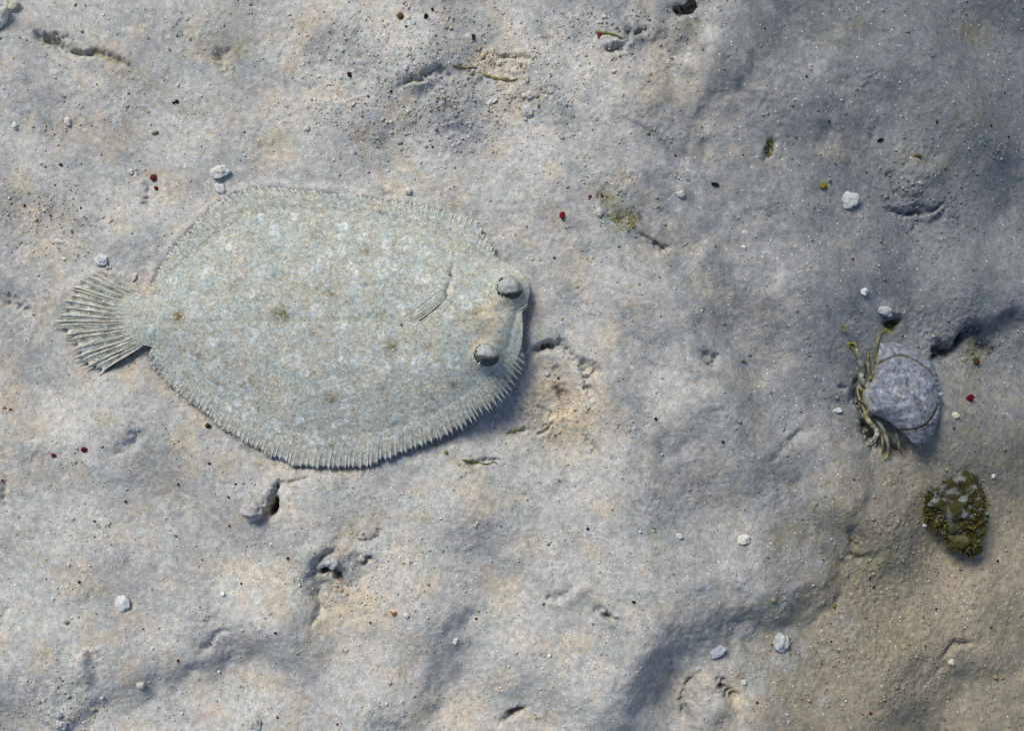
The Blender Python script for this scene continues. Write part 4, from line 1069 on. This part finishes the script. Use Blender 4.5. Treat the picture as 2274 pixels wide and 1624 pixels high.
# groups of specks that nothing tells apart
def specks(name, pts, size, colr, label, cat, group, ang=.5):
    rr2 = random.Random(len(pts) * 5 + len(name))
    for x, y in pts:
        w = size * rr2.uniform(.75, 1.3); h = size * rr2.uniform(.7, 1.1)
        xx_, yy_ = q(x, y)
        k = rr2.uniform(.8, 1.2) * min(1.0, float(bil(C[..., 1], np.array(xx_), np.array(yy_))) / 0.40) ** 0.7  # specks follow the sand tint, including its painted falloff
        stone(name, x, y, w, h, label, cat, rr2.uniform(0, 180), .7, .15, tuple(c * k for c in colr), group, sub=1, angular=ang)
specks('red_speck', [(1231, 572), (1892, 926 - 350), (508, 1104), (280, 1114), (391, 1078), (523, 1076), (506, 1170), (389, 1192), (183, 1320 - 30), (466, 1432), (396, 1468), (1218, 1210), (1207, 1343), (1310, 437), (1308, 443), (1336, 455 - 20), (182, 462),
                     (52, 455), (110, 478), (818, 214), (960, 385 - 60), (1020, 62 + 80), (1830, 1246), (1240, 840), (1225, 860), (620, 1487 - 90), (616, 1595), (750, 1608), (2110, 700 + 250), (1680, 1560), (1933, 1585), (170, 700), (20, 910), (5, 1068)], 7.0,
       (.12, .018, .02), 'tiny dark red speck scattered on the sand', 'speck', 'red specks on the sand')
specks('black_speck', [(137, 366), (384, 226), (466, 970 + 60), (640, 1240), (823, 1383), (535, 1298), (1057, 1377), (1404, 1332), (1305, 1175), (1600, 980), (1455, 980 - 50), (2250, 298), (2200, 280), (1790, 170), (2080, 270), (1700, 60), (1500, 345), (1840, 270), (870, 205), (903, 62), (960, 20),
                       (1940, 1290), (1950, 1310), (2090, 1360), (1850, 1430), (2060, 1440), (2210, 1400), (2225, 1250)], 7.5, (.022, .02, .016), 'tiny black speck scattered on the sand', 'speck', 'black specks on the sand')
specks('white_speck', [(95, 365), (395, 188), (410, 340), (700, 220), (640, 250), (1005, 322), (1040, 300), (860, 375), (920, 395), (770, 60), (545, 345), (205, 1355 - 100), (160, 1252), (120, 1330), (75, 1510), (645, 1270), (860, 1260), (340, 1440), (480, 1500), (560, 1210), (430, 1215), (735, 1150), (980, 1150),
                       (1060, 1160), (1090, 1250), (1250, 1270), (1330, 1250), (1420, 1180), (1380, 1060), (1470, 1010), (1600, 870), (1690, 860), (1740, 930), (1560, 690), (1500, 640), (1700, 560), (1790, 545), (1870, 220), (1760, 225), (2000, 180), (2110, 230), (2150, 330), (2230, 350), (1950, 590), (1850, 1200), (1805, 1300), (1950, 1400),
                       (2080, 1300), (2150, 1220), (2200, 1150), (2150, 1400), (2060, 1530), (1880, 1560), (1750, 1590), (1450, 1590), (1200, 1530), (1130, 1480), (860, 1560), (400, 1590), (280, 1600)], 7.0, (.68, .69, .68),
       'tiny white grain of shell scattered on the sand', 'speck', 'white grains on the sand', .7)

# ------------------------------------------------------------------ the algae covered rock
rx_, ry_ = q(2126, 1126)
ROCK = empty('algae_rock', (float(wx(rx_)), float(wy(ry_)), float(ground(rx_, ry_)) * 0.001))
tag(ROCK, 'rough grey rock fringed with dark olive algae below the crab', 'rock')
me = stone_mesh(138 * MM, 128 * MM, 24, 77, 0.42, 6, 0.0, (0.17, 0.19, 0.185), 0.55, ((0.045, 0.042, 0.016), 1.0, 230, 0.12))
me.name = 'rock'
ro = bpy.data.objects.new('rock', me); COL.objects.link(ro); ro.parent = ROCK; ro.location = (0, 0.003, 0.004)
me = stone_mesh(84 * MM, 92 * MM, 18, 78, 0.45, 5, 0.0, (0.10, 0.10, 0.05), 0.4, ((0.045, 0.045, 0.012), 1.0, 120, 0.1))
me.name = 'rock_spur'
r2_ = bpy.data.objects.new('rock_spur', me); COL.objects.link(r2_); r2_.parent = ROCK; r2_.location = (0.0075, -0.0195, 0.003); r2_.rotation_euler = (0, 0, .5)

def tuft(name, parent, cx, cy, cz, rx, ry, n, length, cols, seed, ring_only=False, lean=(0, 0)):
    """a clump of short algae blades, local mm coordinates round (cx, cy)"""
    rt = np.random.default_rng(seed)
    V, F, Cc = [], [], []
    for i in range(n):
        a = rt.uniform(0, 2 * math.pi); rr3 = math.sqrt(rt.uniform(0.55 if ring_only else 0, 1))
        x, y = cx + rx * rr3 * math.cos(a), cy + ry * rr3 * math.sin(a)
        L = length * rt.uniform(.5, 1.3); w = 0.35 * rt.uniform(.6, 1.6)
        da = a + rt.uniform(-.7, .7)
        dx, dy = math.cos(da) * .6 + lean[0] + rt.normal(0, .3), math.sin(da) * .6 + lean[1] + rt.normal(0, .3)
        px_, py_ = -math.sin(da), math.cos(da)
        col = np.array(cols[rt.integers(len(cols))]) * rt.uniform(.6, 1.4)
        b0 = len(V)
        z0_ = cz + rt.uniform(-1, 1)
        for k, u in enumerate((0, .4, .75, 1)):
            ww = w * (1, .9, .6, .05)[k]
            X_, Y_, Z_ = x + dx * L * u, y + dy * L * u, z0_ + L * (u * .75 - .55 * u * u)
            V += [(X_ - px_ * ww, Y_ - py_ * ww, Z_), (X_ + px_ * ww, Y_ + py_ * ww, Z_ + .15)]
            Cc += [col, col]
        for k in range(3):
            o_ = b0 + k * 2
            F.append((o_, o_ + 1, o_ + 3, o_ + 2))
    o = mesh_np(name, np.array(V) * 0.001, np.array(F), M_ALGAE, parent, {'tint': np.array(Cc)})
    o['kind'] = 'stuff'
    return o
OC = [(.045, .045, .013), (.07, .068, .018), (.028, .028, .010), (.11, .105, .03), (.055, .034, .014)]
tuft('algae_fringe', ROCK, 0, 1.5, 5, 20, 19, 900, 3.6, OC, 5, True)
tuft('algae_fringe', ROCK, 5.5, -17, 9, 12, 12, 1300, 4.2, OC, 6)
tuft('algae_fringe', ROCK, 2, -8, 13, 15, 7, 500, 3.0, OC, 14)
tuft('algae_fringe', ROCK, 0, 2, 14, 16, 15, 900, 2.0, OC + [(.22, .24, .22)], 15)
tuft('algae_fringe', ROCK, -12, -6, 8, 9, 11, 420, 3.6, OC, 7)
tuft('algae_fringe', ROCK, -14, 6, 7, 6, 9, 220, 3.4, OC, 8)
tuft('algae_fringe', ROCK, -2, 15, 9, 8, 3, 140, 3.0, OC, 9)
tuft('algae_fringe', ROCK, 12, -31, 2, 2.5, 5, 120, 3.0, [(.14, .11, .03), (.10, .08, .03)], 10)
tuft('algae_fringe', ROCK, 19, -2, 5, 4, 10, 200, 3.2, [(.17, .16, .045), (.12, .12, .03)], 12)

def algae(name, px, py, rx, ry, n, length, cols, seed, label):
    x, y = q(px, py)
    e = empty(name, (float(wx(x)), float(wy(y)), float(ground(x, y)) * 0.001))
    tag(e, label, 'algae')
    tuft('blades', e, 0, 0, 0.2, rx * MM, ry * MM, n, length, cols, seed)
    return e
algae('algae_tuft', 1980, 716, 26, 10, 170, 2.6, [(.03, .032, .012), (.06, .06, .015), (.16, .16, .03)], 41, 'dark olive algae tuft just above the crab')
algae('algae_tuft', 1380, 484, 44, 24, 260, 1.5, [(.22, .20, .07), (.28, .25, .11), (.16, .15, .05)], 42, 'low olive algae patch on the sand right of the fish head')
algae('algae_tuft', 1336, 432, 12, 12, 50, 1.5, [(.20, .18, .06), (.13, .12, .04)], 43, 'little olive algae tuft up and left of the larger patch')
algae('algae_tuft', 1709, 326, 7, 20, 70, 1.8, [(.10, .095, .03), (.17, .16, .05)], 44, 'narrow upright olive algae tuft on dim sand at upper right')
algae('algae_tuft', 2200, 768, 34, 20, 120, 2.2, [(.09, .075, .03), (.05, .05, .03), (.16, .14, .06)], 45, 'brown algae tuft beside the dark crevice right of the crab')
algae('algae_tuft', 1868, 730, 10, 7, 30, 1.8, [(.22, .21, .06)], 46, 'tiny yellow green algae tuft up and left of the crab claw')

# thin brown strands lying on the sand
def strand(pts, rad, col, label):
    p = crom(qp(pts), 30)
    z = ground(p[:, 0], p[:, 1]) + rad * 0.7
    path = np.stack([wx(p[:, 0]), wy(p[:, 1]), z * 0.001], 1)
    o0 = path[0].copy()
    u = np.linspace(0, 1, 30)
    o = tube_obj('algae_strand', path - o0, rad * np.interp(u, [0, .1, .8, 1], [.4, 1, .8, .2]) * (1 + .25 * np.sin(u * 23)) * 0.001, M_ALGAE, None, np.array(col), 6)
    o.location = o0
    tag(o, label, 'algae strand')
strand([(1072, 157), (1092, 165), (1112, 170), (1135, 174), (1150, 172)], 0.9, (.20, .17, .05), 'olive brown strand in the rubble at top middle')
strand([(1026, 1022), (1050, 1024), (1070, 1030), (1086, 1031), (1096, 1027), (1108, 1033)], 0.55, (.12, .10, .035), 'thin brown strand on the sand under the fish head')
strand([(1124, 964), (1140, 960), (1156, 953), (1165, 946)], 0.6, (.24, .21, .09), 'short tan strand at the edge of the fish shadow')
strand([(1452, 528), (1466, 540), (1482, 552)], 0.5, (.10, .07, .05), 'thin dark strand right of the olive algae patch')
strand([(1005, 145), (1030, 146), (1060, 143)], 0.7, (.24, .22, .10), 'short yellowish strand left of the longer one in the rubble')
strand([(1322, 68), (1360, 76), (1385, 85)], 0.8, (.18, .16, .06), 'dull olive strand in the top middle rubble near the crimson splinter')

# ------------------------------------------------------------------ loose grit: too many to count
def grit(name, n, label, seed, dens=None, med=0.42, spread=0.42, top=1.9, mix=(.33, .22, .22, .05, .05, .04, .085, .005)):
    r4 = np.random.default_rng(seed)
    bm = bmesh.new(); bmesh.ops.create_icosphere(bm, subdivisions=1, radius=1.0)
    base_v = np.array([v.co[:] for v in bm.verts]); base_f = np.array([[v.index for v in f.verts] for f in bm.faces]); bm.free()
    dens = (np.clip(rough, 0.12, 3.0) ** 1.6 if dens is None else dens) * (1 - np.clip(fishmask * 2, 0, 1))
    dens = dens / dens.sum()
    idx = r4.choice(dens.size, size=n, p=dens.ravel())
    x = X.ravel()[idx] + r4.uniform(-1.5, 1.5, n); y = Y.ravel()[idx] + r4.uniform(-1.5, 1.5, n)
    z = ground(x, y)
    size = np.clip(np.exp(r4.normal(math.log(med), spread, n)), .2, top)
    pal = np.array([[.50, .48, .46], [.42, .38, .30], [.36, .37, .38], [.64, .64, .63], [.24, .22, .15], [.30, .27, .13], [.48, .43, .36], [.10, .09, .08]])
    pick = r4.choice(len(pal), size=n, p=list(mix))
    loc = C.reshape(-1, 3)[idx] / np.array([0.42, 0.41, 0.41])  # local sand tint, so grains share its painted falloff
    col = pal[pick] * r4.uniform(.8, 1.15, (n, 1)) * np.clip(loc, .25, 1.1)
    a = r4.uniform(0, 2 * math.pi, n); ca, sa = np.cos(a), np.sin(a)
    ex = r4.uniform(.7, 1.5, n); ez = r4.uniform(.5, .95, n)
    wob = 1 + 0.28 * r4.standard_normal((n, len(base_v)))
    bxv = base_v[None, :, 0] * ex[:, None] * wob; byv = base_v[None, :, 1] * wob; bzv = base_v[None, :, 2] * ez[:, None] * wob
    VX = (bxv * ca[:, None] - byv * sa[:, None]) * size[:, None] * 0.001 + wx(x)[:, None]
    VY = (bxv * sa[:, None] + byv * ca[:, None]) * size[:, None] * 0.001 + wy(y)[:, None]
    VZ = (bzv * size[:, None] + z[:, None] + 0.25 * (size * ez)[:, None]) * 0.001
    V = np.stack([VX, VY, VZ], -1).reshape(-1, 3)
    F = (base_f[None] + (np.arange(n) * len(base_v))[:, None, None]).reshape(-1, 3)
    o = mesh_np(name, V, F, M_STONE, None, {'tint': np.repeat(col, len(base_v), axis=0)})
    tag(o, label, 'grit', kind='stuff')
grit('sand_grit', 11000, 'loose grains and crumbs of shell strewn over the sand', 61)
crumbs = sum(blob(*b_) * k_ for b_, k_ in (((1000, 190, 210, 95, 8), 1.0), ((1130, 150, 110, 60, 10), 1.0), ((1370, 75, 120, 50, 0), .9), ((860, 300, 130, 50, 10), .6), ((2050, 440, 110, 60, 10), .5),
                                          ((1240, 910, 80, 70, 0), .6), ((770, 1290, 90, 60, 0), .5), ((1980, 1400, 200, 200, 0), .25), ((90, 490, 90, 60, 0), .5), ((150, 1580, 70, 40, 0), .5), ((960, 60, 150, 40, 0), .5)))
grit('rubble_crumbs', 3000, 'coarse crumbs of shell and coral gathered in the rubble patches', 62, np.clip(crumbs, 0, None) * np.clip(0.6 + 0.5 * n_mid, 0.05, 2), 0.48, 0.42, 1.7, [.30, .20, .2, .16, .05, .05, .04, 0])
rd = np.random.default_rng(88)
nd_ = 1100
up = crom(UP_TIP, 600); lo_ = crom(LO_TIP, 600)
V_, F_, C_ = [], [], []
for i in range(nd_):
    if i % 4:
        p = up[int(rd.uniform(0.02, 0.82) * 599)]; inw = np.array([0.25, 1.0])
    else:
        p = lo_[int(rd.uniform(0.0, 0.35) * 599)]; inw = np.array([0.4, -1.0])
    d_ = abs(rd.normal(0, 9)) - 2
    x, y = p[0] + inw[0] * d_ + rd.normal(0, 4), p[1] + inw[1] * d_ + rd.normal(0, 2)
    u_ = np.clip(d_ / 55.0, 0, 1)
    z = float(lift(x, y)) + 0.55 + 1.6 * u_
    sz_ = float(np.clip(np.exp(rd.normal(math.log(0.34), .35)), .18, .8))
    dirs = np.array([(1, 0, 0), (-1, 0, 0), (0, 1, 0), (0, -1, 0), (0, 0, 1), (0, 0, -1)], float) * sz_ * 0.001 * rd.uniform(.7, 1.3, (6, 1))
    b0 = len(V_) * 6
    V_.append(fw(x, y, z) + FO + dirs)
    F_.append(np.array([(0, 2, 4), (2, 1, 4), (1, 3, 4), (3, 0, 4), (2, 0, 5), (1, 2, 5), (3, 1, 5), (0, 3, 5)]) + b0)
    C_.append(np.broadcast_to((LAV * 0.6 + TAN * 0.4) * rd.uniform(.75, 1.25), (6, 3)))
dust = mesh_np('sand_dusting', np.vstack(V_), np.vstack(F_), M_STONE, None, {'tint': np.vstack(C_)})
tag(dust, 'sand grains dusted over the fin edges of the flatfish', 'sand', kind='stuff')
